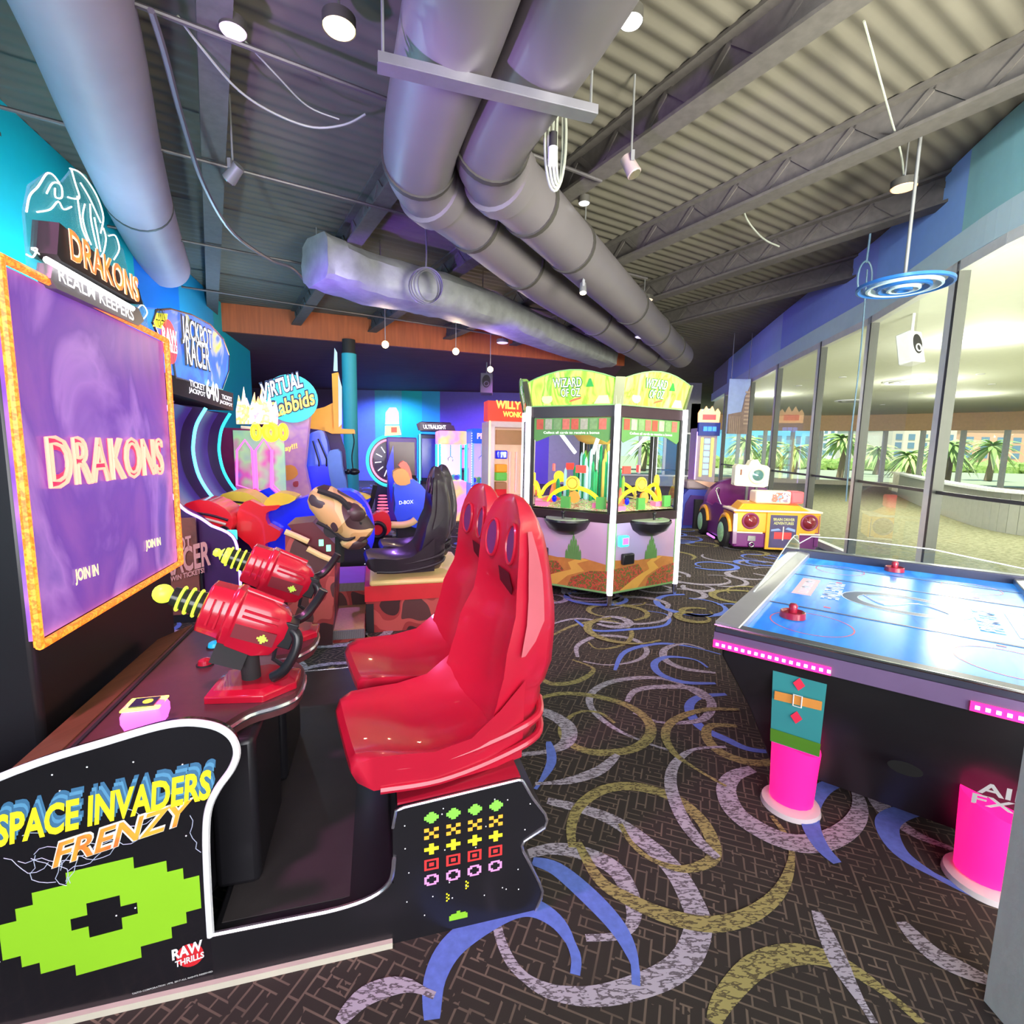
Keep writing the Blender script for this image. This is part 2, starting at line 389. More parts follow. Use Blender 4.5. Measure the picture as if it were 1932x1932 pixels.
# left wall in blocks of colour
def yplane(px, py, x0):
    d = S.i.to_3x3() @ ray(px, py); c = S.i @ CP; return (c+d*((x0-c.x)/d.x)).y
WX = -3.77
TEAL = mat('teal_wall_paint', (0, .52, .60), .6, var=.05); BLUEW = mat('blue_wall_paint', (.0, .20, .80), .6, var=.05)
LBLUE = mat('light_blue_wall_paint', (.02, .36, .68), .6, var=.05); TEAL2 = mat('deep_teal_wall_paint', (.0, .42, .50), .6, var=.05)
wb = MB()
ye = [-6, yplane(250, 470, WX), yplane(335, 520, WX), yplane(402, 590, WX), 13.7]
for i, m in enumerate([TEAL, BLUEW, LBLUE, TEAL2]): wb.m(m).box(WX-.15, WX, ye[i], ye[i+1], 0, ZC)
wb.build('wall_left', fr=S, kind='structure')
# recess beyond the left wall, far wall
MB(mat('purple_dark_wall', (.07, .04, .11), .7)).box(-13, WX-.15, 13.55, 13.7, 0, ZC).build('wall_left_return', fr=S, kind='structure')
MB(mat('purple_dark_wall', (.07, .04, .11), .7)).box(-13.15, -13, 13.5, 27, 0, ZC).build('wall_left_recess', fr=S, kind='structure')
fw = MB(); segs = [(-26, -8, mat('purple_dark_wall', (.07, .04, .11), .7)), (-8, -6.2, mat('periwinkle_wall_paint', (.16, .20, .62), .6)), (-6.2, -5.0, mat('pale_teal_wall_paint', (.10, .45, .62), .6)), (-5, -4.1, TEAL), (-4.1, -3.3, LBLUE),
        (-3.3, 1.6, mat('violet_wall_paint', (.10, .06, .40), .6)), (1.6, 3.4, mat('grey_wall_paint', (.30, .31, .30), .7))]
for x0, x1, m in segs: fw.m(m).box(x0, x1, 22.6, 22.8, 0, ZC)
GREY = mat('grey_wall_paint', (.30, .31, .30), .7)
fw.m(GREY).box(3.4, 8.3, 22.6, 22.8, 0, .5).box(3.4, 8.3, 22.6, 22.8, 2.4, ZC)
fw.build('wall_far', kind='structure')
FRM = mat('pale_window_frame', (.72, .73, .70), .45, .2); DKF = mat('dark_window_gasket', (.05, .05, .045), .5)
GLASS = glassmat('window_glass', (.96, 1, .97), .025)
wf = MB(FRM)
for x in (3.45, 4.6, 5.7, 6.8, 8.0): wf.box(x-.06, x+.06, 22.55, 22.65, .5, 2.4)
w1 = wf.box(3.4, 8.2, 22.55, 22.65, .45, .52).box(3.4, 8.2, 22.55, 22.65, 2.35, 2.42).build('window_1', kind='structure')
MB(GLASS).box(3.4, 8.2, 22.7, 22.71, .5, 2.4).build('pane', w1)
MB(DKF).box(3.4, 8.2, 22.45, 22.5, .72, .77).build('rail', w1)
# rust-brown band where a glass reflection stops, built as a bulkhead; lower ceiling beyond
RUST = mat('rust_brown_band', (.34, .075, .02), .6, var=.45, scale=3, stretch=(6, 6, .4))
fa, fb = Vector((-6.69, 11.26, 0)), Vector((3.18, 14.88, 0))
d = (fb-fa).normalized(); nn = Vector((-d.y, d.x, 0))
f = MB(RUST); a2 = fa-d*3
f.add([a2+Vector((0,0,4.0)), fb+Vector((0,0,4.0)), fb+Vector((0,0,4.6)), a2+Vector((0,0,4.6)), a2+nn*.1+Vector((0,0,4.0)), fb+nn*.1+Vector((0,0,4.0)), fb+nn*.1+Vector((0,0,4.6)), a2+nn*.1+Vector((0,0,4.6))],
      [(0,1,2,3),(7,6,5,4),(0,4,5,1),(1,5,6,2),(2,6,7,3),(3,7,4,0)])
f.build('trim_8', kind='structure')
LOWC = mat('dark_plum_ceiling', (.11, .045, .04), .8, var=.4, scale=1.2, stretch=(1, 5, 1))
lc = MB(LOWC); p = [a2+nn*.1, fb+nn*.1, Vector((3.9, 22.6, 0)), Vector((-26, 22.6, 0)), Vector((-26, 8, 0)), a2]
n = len(p)
lc.add([q+Vector((0,0,4.02)) for q in p]+[q+Vector((0,0,4.12)) for q in p], [tuple(range(n)), tuple(range(2*n-1, n-1, -1))]+[(i, (i+1)%n, n+(i+1)%n, n+i) for i in range(n)])
lc.build('ceiling', kind='structure')
# ---- curved right wall: glass below, painted bulkhead above
HZ = 3.5
cols = [GREY, mat('pale_blue_soffit', (.42, .62, .82), .6, var=.05), mat('pale_blue_soffit', (.42, .62, .82)), mat('blue_soffit', (.28, .38, .85), .6, var=.05), mat('blue_soffit', (0,0,0)), mat('cornflower_soffit', (.26, .46, .88), .6, var=.05), mat('cornflower_soffit', (0,0,0)), mat('teal_soffit', (.30, .60, .62), .6, var=.05)]
LBK = mat('aqua_bulkhead_trim', (.55, .72, .76), .6, var=.05)
wr = MB(); gp3 = [Vector((x, y, 0)) for x, y in GP]; gl = []
fine = smooth(gp3, 6)
for i in range(len(fine)-1):
    a, b = fine[i], fine[i+1]; seg = i//6
    m = cols[seg] if seg < len(cols) else cols[-1]
    dd = (b-a).normalized(); o = Vector((-dd.y, dd.x, 0))*-1
    if o.x > 0: o = -o          # points into the arcade
    for z0, z1, off, mm in ((HZ+.28, ZC, 0, m), (HZ, HZ+.28, .05, LBK)):
        q = [a+o*off, b+o*off, b-o*.12, a-o*.12]
        wr.m(mm).add([v+Vector((0,0,z0)) for v in q]+[v+Vector((0,0,z1)) for v in q], [(3,2,1,0),(4,5,6,7),(0,1,5,4),(1,2,6,5),(2,3,7,6),(3,0,4,7)])
wr.build('wall_right', kind='structure')
for i in range(1, len(GP)-1):
    a, b = gp3[i], gp3[i+1]; dd = (b-a).normalized()
    wn_ = MB(FRM).bar(a+Vector((0,0,.05)), b+Vector((0,0,.05)), .1, .1).bar(a+Vector((0,0,HZ-.05)), b+Vector((0,0,HZ-.05)), .1, .1)
    if i not in (6, 8): wn_.bar(a+dd*.05, a+dd*.05+Vector((0,0,HZ)), .1, .12, dd).m(DKF).bar(a+dd*.125, a+dd*.125+Vector((0,0,HZ)), .1, .05, dd)
    win = wn_.build('window_%d' % (i+1), kind='structure')
    q = [a, b]; MB(GLASS).quad(a+Vector((0,0,.1)), b+Vector((0,0,.1)), b+Vector((0,0,HZ-.1)), a+Vector((0,0,HZ-.1))).build('pane', win)
    MB(DKF).bar(a+Vector((0,0,1.18)), b+Vector((0,0,1.18)), .03, .035).build('rail', win)
# near jamb of the glass the picture looks past
jp = Vector((1.165, 1.2, 0)); MB(mat('grey_plastered_post', (.62, .60, .60), .7, var=.08, scale=30, bump=.2)).box(1.385, 1.50, 1.13, 1.25, 0, 3.2).build("trim_9", kind="structure")
# ---- lobby
LC = mat('lobby_ceiling_paint', (.80, .82, .70), .8, var=.04)
lcb = MB(LC); p = [(x+.13, y) for x, y in GP]+[(40, -3), (40, 24), (12, 31)]; n = len(p)
lcb.add([(x, y, 3.62) for x, y in p]+[(x, y, 3.72) for x, y in p], [tuple(range(n)), tuple(range(2*n-1, n-1, -1))]+[(i, (i+1)%n, n+(i+1)%n, n+i) for i in range(n)])
lcb.build('ceiling', kind='structure')
LG = [(8.3, 26), (12.5, 28), (17.5, 26.2), (22, 22.5), (26, 17), (29, 10), (30, 0)]
lm = MB(mat('cream_lobby_wall', (.66, .62, .48), .7)); 
for i in range(len(LG)-1):
    a, b = Vector((*LG[i], 0)), Vector((*LG[i+1], 0))
    lm.m(mat('cream_lobby_wall', (.66, .62, .48))).bar(a+Vector((0,0,.12)), b+Vector((0,0,.12)), .2, .24)
    lm.m(mat('apricot_fascia', (.80, .52, .28), .7)).bar(a+Vector((0,0,3.2)), b+Vector((0,0,3.2)), .25, .8)
lm.build('wall_lobby', kind='structure')
for i in range(len(LG)-1):
    a, b = Vector((*LG[i], 0)), Vector((*LG[i+1], 0)); dd = b-a
    wn_ = MB(FRM)
    for k in range(4): q = a+dd*(k/4); wn_.bar(q+Vector((0,0,.2)), q+Vector((0,0,2.8)), .16, .16)
    win = wn_.build('window_%d' % (i+14), kind='structure')
    MB(GLASS).quad(a+Vector((0,0,.24)), b+Vector((0,0,.24)), b+Vector((0,0,2.8)), a+Vector((0,0,2.8))).build('pane', win)
MB(mat('lobby_grey_return', (.5, .5, .45), .7)).box(7.9, 8.3, 22.6, 26.2, 0, 3.7).build('wall_lobby_return', kind='structure')
lamp('lobby_lamp', 'AREA', (13, 11, 3.6), 1150, (1, .98, .84), 10, (13, 11, 0), 10)
for x_, y_ in ((8.2, 9.0), (11, 14), (9.5, 5.5), (15, 17), (9, 18)): lamp('lobby_ceiling_fill', 'POINT', (x_, y_, 3.15), 95, (1, .98, .88), .05)  # bare points added below the lobby ceiling to brighten it
# curved reception counter in the lobby
cc = MB(mat('grey_counter_front', (.42, .42, .38), .5)); cpts = smooth([atz(1685, 930), atz(1740, 955), atz(1810, 982), atz(1885, 1003), atz(1990, 1018)], 6)
for i in range(len(cpts)-1):
    cc.m(MT['grey_counter_front']).bar(cpts[i]+Vector((0,0,.42)), cpts[i+1]+Vector((0,0,.42)), .12, .84)
    cc.m(WHITE).bar(cpts[i]+Vector((0,0,.87)), cpts[i+1]+Vector((0,0,.87)), .35, .06)
o = cc.build('reception_counter'); tag(o, 'long curved grey reception counter beyond the glass wall', 'counter')
# ---- outdoors
gm = MB(mat('sunlit_paving', (.42, .46, .30), .9)).box(-40, 120, 24, 160, -.12, -.02); gm.build('ground', kind='structure')
def hotel(px0, px1, dist, top, label, m, wm, rows, cols_):
    a = ray(px0, 860); b = ray(px1, 860); A = Vector((a.x/a.y*dist, dist, 0)); B = Vector((b.x/b.y*dist, dist, 0))
    t = thing('hotel_building', label, 'building', W, (A.x, A.y, 0))
    MB(m).box(A.x, B.x, dist, dist+12, 0, top).box(A.x-.3, B.x+.3, dist-.3, dist+12.3, top, top+.5).build('facade', t)
    for r in range(rows):
        z = 1.5+(top-2.5)*r/rows
        for k in range(cols_):
            x = A.x+(B.x-A.x)*(k+.25)/cols_; MB(wm).box(x, x+(B.x-A.x)*.5/cols_, dist-.06, dist, z, z+(top-2)/rows*.6).build('window', t)
HWIN = mat('hotel_window_glass', (.18, .30, .40), .2)
hotel(1265, 1390, 95, 6.4, 'small pale blue building outside, seen past the slot tower', mat('sky_blue_render', (.35, .68, .88), .7), HWIN, 2, 5)
hotel(1405, 1530, 76, 5.8, 'bright blue flat-roofed building outside beyond the left palms', mat('bright_blue_render', (.22, .62, .90), .7), HWIN, 2, 7)
hotel(1535, 1662, 100, 8.2, 'white hotel block outside with a grid of small windows', mat('white_render', (.82, .84, .84), .7), HWIN, 4, 10)
hotel(1680, 1800, 70, 6.0, 'cream hotel wing outside behind the palms on the right', mat('cream_render', (.80, .70, .55), .7), HWIN, 3, 5)
hotel(1810, 2050, 88, 6.6, 'terracotta building outside at the right end of the lobby windows', mat('terracotta_render', (.78, .45, .28), .7), HWIN, 3, 8)
LEAF = mat('palm_leaf', (.34, .52, .14), .6, var=.4, scale=2); LEAF2 = mat('palm_leaf_light', (.62, .72, .28), .6, var=.4, scale=2); BARK = mat('palm_bark', (.26, .19, .12), .9)
def palm(px, dist, h, label, sd):
    r0 = random.Random(sd); a = ray(px, 860); x = a.x/a.y*dist
    t = thing('palm_tree', label, 'palm tree', W, (x, dist, 0), 'palms outside the windows')
    MB(BARK).tube([(x, dist, 0), (x+.1, dist, h*.5), (x, dist, h)], [.22, .17, .15], 8).build('trunk', t)
    b = MB(LEAF)
    for k in range(70):
        az = r0.uniform(0, 6.28); el = r0.uniform(-.6, 1.3); L = r0.uniform(1.0, 1.75); b.m(r0.choice([LEAF, LEAF2]))
        pr = None
        for j in range(7):
            s_ = j/6; rr_ = L*s_*math.cos(el*(1-s_)); z = h+L*s_*math.sin(el)-1.1*s_*s_*L*.7
            p = Vector((x+rr_*math.cos(az), dist+rr_*math.sin(az), z)); wd_ = .13*math.sin(math.pi*min(1, s_*.9+.1)); sd_ = Vector((-math.sin(az), math.cos(az), 0))*wd_
            cur = (p+sd_-Vector((0,0,wd_*.5)), p, p-sd_-Vector((0,0,wd_*.5)))
            if pr: b.quad(pr[0], pr[1], cur[1], cur[0]); b.quad(pr[1], pr[2], cur[2], cur[1])
            pr = cur
    b.build('fronds', t)
for i, (px, dd, h, lb) in enumerate([(1290, 40, 2.2, 'palm outside just left of the slot tower'), (1405, 38, 2.4, 'palm outside, first one right of the slot tower'), (1452, 44, 2.2, 'palm outside standing behind the camera-shaped topper'), (1500, 40, 1.9, 'low palm outside in front of the bright blue building'),
        (1588, 34, 2.6, 'tallest dense palm outside in front of the white hotel block'), (1655, 42, 2.0, 'short palm outside right of the tallest palm'), (1715, 36, 1.6, 'bushy palm outside in front of the cream hotel wing'), (1790, 30, 2.2, 'yellow-green palm outside by the terracotta building'), (1870, 34, 2.3, 'rightmost palm outside beyond the counter'), (1215, 40, 2.0, 'palm outside seen through the coin pusher glass')]):
    palm(px, dd, h, lb, i)
hb = MB(art('hedge_leaves', [(.10, .22, .04), (.25, .40, .08), (.40, .52, .15), (.15, .30, .06)], 3, 'noise', .9, 0, False))
r0 = random.Random(5)
for k in range(170):
    a = ray(1230+k*4.6, 860); dd = r0.uniform(52, 58); hb.ball((a.x/a.y*dd, dd, r0.uniform(.2, .7)), r0.uniform(.5, .9), n=6)
tag(hb.build('hedge'), 'continuous band of sunlit shrubs outside below the palms', 'hedge', kind='stuff')
# ================================================================== NEAR SHOOTER GAME
def V3(px, py, v): return ontoS(px, py, v)
TRIM = mat('white_edge_moulding', (.85, .85, .88), .3)
CTRIM = mat('silver_edge_trim', (.62, .60, .66), .22, .9)
STAR = mat('printed_star', (.9, .9, .95), .4, emit=.3, var=0)
t = thing('shooter_cabinet', 'black space shooter cabinet with yellow lettering, control deck and low seat platform', 'arcade machine', S, (-.9, .5, 0))
pan = MB(mat('gloss_black_artwork', (.010, .009, .012), .22, var=.5, scale=3, coat=.3))
top = smooth([(-2.1,0,.46), (-1.75,0,.60), (-1.404,0,.733), (-1.2,0,.785), (-1.06,0,.812), (-.975,0,.80), (-.925,0,.765), (-.908,0,.715), (-.922,0,.665), (-.960,0,.610), (-.985,0,.555), (-.995,0,.48), (-.999,0,.35), (-1.0,0,.20), (-1.0,0,.165)], 5)
outl = [(p.x, p.z) for p in top]
pan.prism([(-2.1, .02)]+outl+[(-1.0, .02)][:1], -.03, .0, 'xz')
side = pan.build('side_panel', t)
MB(TRIM).tube([(p.x, -.032, p.z) for p in top], .010, 8).build('edge_moulding', side)
k = MB(mat('cream_kick_strip', (.60, .55, .45), .5)).box(-2.1, -.5, -.045, -.03, 0, .02).build('kick_strip', side)
# lettering on the panel:  x right, slightly climbing baselines
YL = mat('yellow_lettering', (.95, .85, .02), .4, emit=.12, var=0); BLY = mat('blue_drop_shade', (.10, .30, .50), .4, var=0); BL2 = mat('dark_blue_drop_shade', (.05, .16, .30), .4, var=0)
lt = MB(BL2); X = Vector((.995, 0, .10)).normalized(); Yv = Vector((.10, 0, 1)).normalized()
for j, m in ((3, BL2), (2, BLY), (1, BL2)):
    lt.m(m).text('SPACE INVADERS', (-1.462+.004*j, -.0305, .535+.010*j), X, Yv, .485, .088, .035, lift=.0006*(4-j))
lt.m(YL).text('SPACE INVADERS', (-1.462, -.0305, .535), X, Yv, .485, .088, .035, lift=.003)
lt.build('title_lettering', side)
FR = art('orange_flame_print', [(.85, .55, .05), (.85, .35, .04), (.7, .12, .03)], 14, 'noise', .4, .1, False)
l2 = MB(mat('pale_outline', (.85, .80, .70), .4, var=0)); Xf = Vector((1, 0, .22)).normalized(); Yf = Vector((.28, 0, 1)).normalized()
l2.text('FRENZY', (-1.352, -.0305, .452), Xf, Yf, .322, .078, .06, lift=.0015); l2.m(FR).text('FRENZY', (-1.348, -.0305, .455), Xf, Yf, .314, .070, .015, lift=.003)
l2.build('subtitle_lettering', side)
# lightning streaks, stars
r0 = random.Random(11); b = MB(mat('lightning_print', (.50, .55, .72), .4, var=0))
for k in range(15):
    p = Vector((r0.uniform(-1.42, -1.02), -.0312, r0.uniform(.47, .56))); a = r0.uniform(-2.6, -.3) if k % 3 else r0.uniform(-.3, .4)
    pts = [p.copy()]
    for j in range(7): a += r0.uniform(-.9, .9); p = p+Vector((math.cos(a), 0, math.sin(a)))*.018; pts.append(p.copy())
    if max(q.x for q in pts) < -1.01: b.tube(pts, .0010, 4)
b.build('lightning_print', side)
def stars(b, x0, x1, z0, z1, n, y, sd):
    r0 = random.Random(sd)
    for k in range(n):
        x, z = r0.uniform(x0, x1), r0.uniform(z0, z1); b.prism(circ(x, z, .0022, n=6), y, y-.0008, 'xz')
b = MB(STAR); stars(b, -1.5, -1.02, .2, .72, 22, -.03, 2); b.build('printed_stars', side)
# large green block emblem (plain stepped blocks)
GRN = mat('lime_print', (.27, .58, .02), .4, emit=.04, var=.03)
rows = ["....XXXX....", "..XXXXXXXX..", ".XXXXXXXXXX.", "XXXXX..XXXXX", "XXXX....XXXX", "XXXXX..XXXXX", ".XXXXXXXXXX.", "..XXXXXXXX..", "....XXXX...."]
b = MB(GRN); bw, bh = .038, .034
for j, rw in enumerate(rows):
    k = 0
    while k < len(rw):
        if rw[k] == 'X':
            e = k
            while e < len(rw) and rw[e] == 'X': e += 1
            x0 = -1.475+k*bw; z0 = .115+(8-j)*bh; x1 = -1.475+e*bw
            sl = lambda x: (x+1.475)*.085
            b.add([(x0, -.031, z0+sl(x0)), (x1, -.031, z0+sl(x1)), (x1, -.031, z0+bh+sl(x1)), (x0, -.031, z0+bh+sl(x0))], [(0, 1, 2, 3)]); k = e
        else: k += 1
b.build('green_block_emblem', side)
# maker badge
b = MB(mat('badge_red', (.65, .02, .03), .4, var=0)); b.prism(circ(-1.055, .115, .034, .036), -.030, -.0312, 'xz')
b.m(WHITE).text('RAW', (-1.098, -.0312, .112), Vector((1, 0, .18)).normalized(), (0, 0, 1), .078, .034, .04).text('THRILLS', (-1.092, -.0312, .088), Vector((1, 0, .18)).normalized(), (0, 0, 1), .074, .020, .03)
b.build('maker_badge', side)
MB(mat('small_print', (.55, .55, .55), .5, var=0)).text('TAITO CORPORATION 1978, 2017 ALL RIGHTS RESERVED', (-1.20, -.031, .033), Vector((1, 0, .07)).normalized(), (0, 0, 1), .2, .006, .02).build('small_print', side)
# platform and seat plinth, one profile along the near side
plat = MB(BLACK); plat.prism([(-1.0, .0), (-1.0, .165), (-.66, .165), (-.60, .172), (-.54, .19), (-.50, .215), (-.495, .21), (-.495, .0)], -.03, 1.25, 'xz')
plat.build('foot_platform', t, bevel=.006)
pl = [(-.495, .0), (-.495, .40), (-.485, .455), (-.46, .462), (-.10, .492), (-.085, .486)]+[(-.05, .42), (-.005, .355), (.002, .33), (-.005, .305), (-.075, .27), (-.083, .255), (-.078, .235), (-.02, .11), (-.006, .07), (-.010, .045), (-.03, .0)]
sp = MB(BLACK).prism([(x, z) for x, z in pl], -.03, 1.25, 'xz').build('seat_plinth', t)
MB(CTRIM).tube([(x, -.032, z) for x, z in pl[1:]], .005, 6).build('edge_trim', sp)
MB(mat('red_plinth_top', (.35, .01, .03), .35, coat=.4)).prism([(-.48, .463), (-.09, .49), (-.09, .497), (-.48, .470)], -.02, 1.24, 'xz').build('plinth_top', sp)
MB(CTRIM).tube(smooth([(-1.0, -.035, .17), (-.8, -.035, .168), (-.66, -.035, .168), (-.56, -.035, .185), (-.505, -.035, .225), (-.492, -.035, .30)], 4), .007, 6).build('platform_trim', t)
fp = thing('floor_plate', 'black floor plate with a silver rim behind the foot platform', 'floor plate', S, (-.8, 1.6, 0))
MB(mat('dark_printed_plate', (.03, .03, .03), .35, var=.6, scale=9)).box(-1.02, -.52, 1.32, 2.0, 0, .03).build('plate', fp, bevel=.005); MB(CTRIM).tube([(-1.02, 1.32, .03), (-.52, 1.32, .03), (-.52, 2.0, .03), (-1.02, 2.0, .03)], .008, 6, closed=True).build('silver_rim', fp)
MB(mat('rubber_mat', (.035, .028, .030), .6, var=.3)).box(-.98, -.55, 0, 1.22, .166, .169).build('foot_mat', t)
# block icons in a 4 x 5 grid: plain geometric motifs in the same colours
IC = [((.25, .75, .08), ["..XX..", ".XXXX.", "XXXXXX", "XXXXXX", ".XXXX.", "..XX.."]),
      ((.95, .45, .04), ["XX..XX", "XX..XX", "..XX..", "..XX..", "XX..XX", "XX..XX"]),
      ((.90, .82, .03), ["..XX..", "..XX..", "XXXXXX", "XXXXXX", "..XX..", "..XX.."]),
      ((.80, .04, .04), ["XXXXXX", "X....X", "X.XX.X", "X.XX.X", "X....X", "XXXXXX"]),
      ((.78, .30, .62), [".XXXX.", "XX..XX", "X....X", "X....X", "XX..XX", ".XXXX."])]
for j, (cl, ic) in enumerate(IC):
    m = mat('icon_print_%s' % 'green orange yellow red pink'.split()[j], cl, .4, emit=.15, var=0)
    for i in range(4):
        cx = -.378+i*.0687; cz = .408-j*.0535+i*.001; b = MB(m)
        for rj, rw in enumerate(ic):
            for ci, ch in enumerate(rw):
                if ch == 'X': x = cx+(ci-3)*.0075; z = cz+(2-rj)*.0063+.003; b.add([(x, -.031, z), (x+.0075, -.031, z), (x+.0075, -.031, z+.0063), (x, -.031, z+.0063)], [(0,1,2,3)])
        b.build('block_icon', sp)
b = MB(GRN)
for x0, x1, z0, z1 in ((-.322, -.262, .035, .053), (-.316, -.268, .053, .058), (-.298, -.286, .058, .066)): b.add([(x0, -.031, z0), (x1, -.031, z0), (x1, -.031, z1), (x0, -.031, z1)], [(0,1,2,3)])
b.build('stepped_block', sp)
b = MB(YL)
for cx, cz in ((-.268, .138), (-.330, .108)):
    for q in range(5): x = cx+(.004 if q % 2 else -.002); b.add([(x, -.031, cz+q*.006), (x+.005, -.031, cz+q*.006), (x+.005, -.031, cz+q*.006+.006), (x, -.031, cz+q*.006+.006)], [(0,1,2,3)])
b.build('zigzag_print', sp)
b = MB(STAR); stars(b, -.46, -.05, .05, .45, 26, -.03, 5); b.build('printed_stars', sp)
# body under the deck and the deck
MB(BLACK).box(-1.42, -1.03, .0, 1.08, .165, .66).box(-1.03, -.90, .12, .5, .165, .66).box(-1.03, -.90, .62, 1.0, .165, .66).build('cabinet_body', t, bevel=.02)
dk = [(-1.36, .0), (-1.02, .0), (-.99, .10), (-.93, .20), (-.85, .24), (-.80, .30), (-.80, .46), (-.86, .56), (-.93, .58), (-.93, .62), (-.86, .64), (-.80, .74), (-.80, .90), (-.86, .98), (-.96, 1.06), (-1.36, 1.06)]
dp = smooth([(x, y, 0) for x, y in dk[1:-1]], 3)
dp = [Vector((-1.36, 0, 0))]+dp+[Vector((-1.36, 1.06, 0))]
for p in dp: p.y = max(0, min(1.06, p.y))
deck = MB(mat('burgundy_deck_laminate', (.10, .035, .04), .3, var=.25, scale=30)).prism([(p.x, p.y) for p in dp], .66, .715, 'xy').build('control_deck', t)
MB(CTRIM).tube([(p.x, p.y, .69) for p in dp], .009, 6, closed=True).build('edge_trim', deck)
MB(BLKM).box(-1.345, -1.335, .02, 1.04, .715, .72).build('deck_seam', deck)
MB(mat('ledge_orange_reflection', (.30, .13, .06), .3, .3, var=.5, scale=5, stretch=(1, 5, 1))).prism([(-1.36, .66), (-1.36, .72), (-1.50, .66), (-1.50, .60)], .0, 1.06, 'xz').build('back_ledge', t)  # orange reflection of the screen lights painted into the ledge colour
BTN = mat('blue_button_plastic', (.02, .45, .75), .25, emit=.4, var=0); RBT = mat('red_button_plastic', (.45, .01, .03), .25, coat=.5, var=0)
for nm, m, px, py in (('blue_start_button', BTN, 405, 1219), ('red_start_button', RBT, 387, 1252)):
    q = S.i @ atz(px, py, .72); MB(BLKM).cyl((q.x, q.y, .714), (q.x, q.y, .72), .030).m(m).lathe([(0.001, .742), (.012, .741), (.022, .735), (.025, .720)], (q.x, q.y, 0)).build(nm, deck)
# card reader with rainbow ring
q = S.i @ atz(275, 1345, .75)
cr_ = thing('card_reader', 'glowing rainbow card reader with a small screen on the near corner of the deck', 'card reader', S, (q.x, q.y, .716))
b = MB(mat('glowing_pink_plastic', (.9, .15, .85), .3, emit=1.4, var=0)); b.loft([[(q.x+sx*w, q.y+sy*w*.8, z) for sx, sy in ((-1,-1),(1,-1),(1,1),(-1,1))] for w, z in ((.045, .716), (.052, .74), (.052, .76), (.046, .775))], sm=False)
b.build('housing', cr_, bevel=.008)
RB = art('rainbow_ring_light', [(.1, 1, .5), (.9, 1, .1), (1, .1, .2), (.9, .1, 1)], 9, 'noise', .3, 2.0, False)
MB(RB).box(q.x-.05, q.x+.05, q.y-.04, q.y+.04, .7755, .782).build('light_ring', cr_, bevel=.004)
b = MB(mat('reader_screen_dark', (.03, .03, .05), .2, var=0)).box(q.x-.032, q.x+.032, q.y-.026, q.y+.026, .782, .786); b.m(glow('reader_yellow', (.9, .85, .05), 1.2)).prism(circ(q.x+.008, q.y, .013, n=16), .786, .787, 'xy'); b.build('screen', cr_)

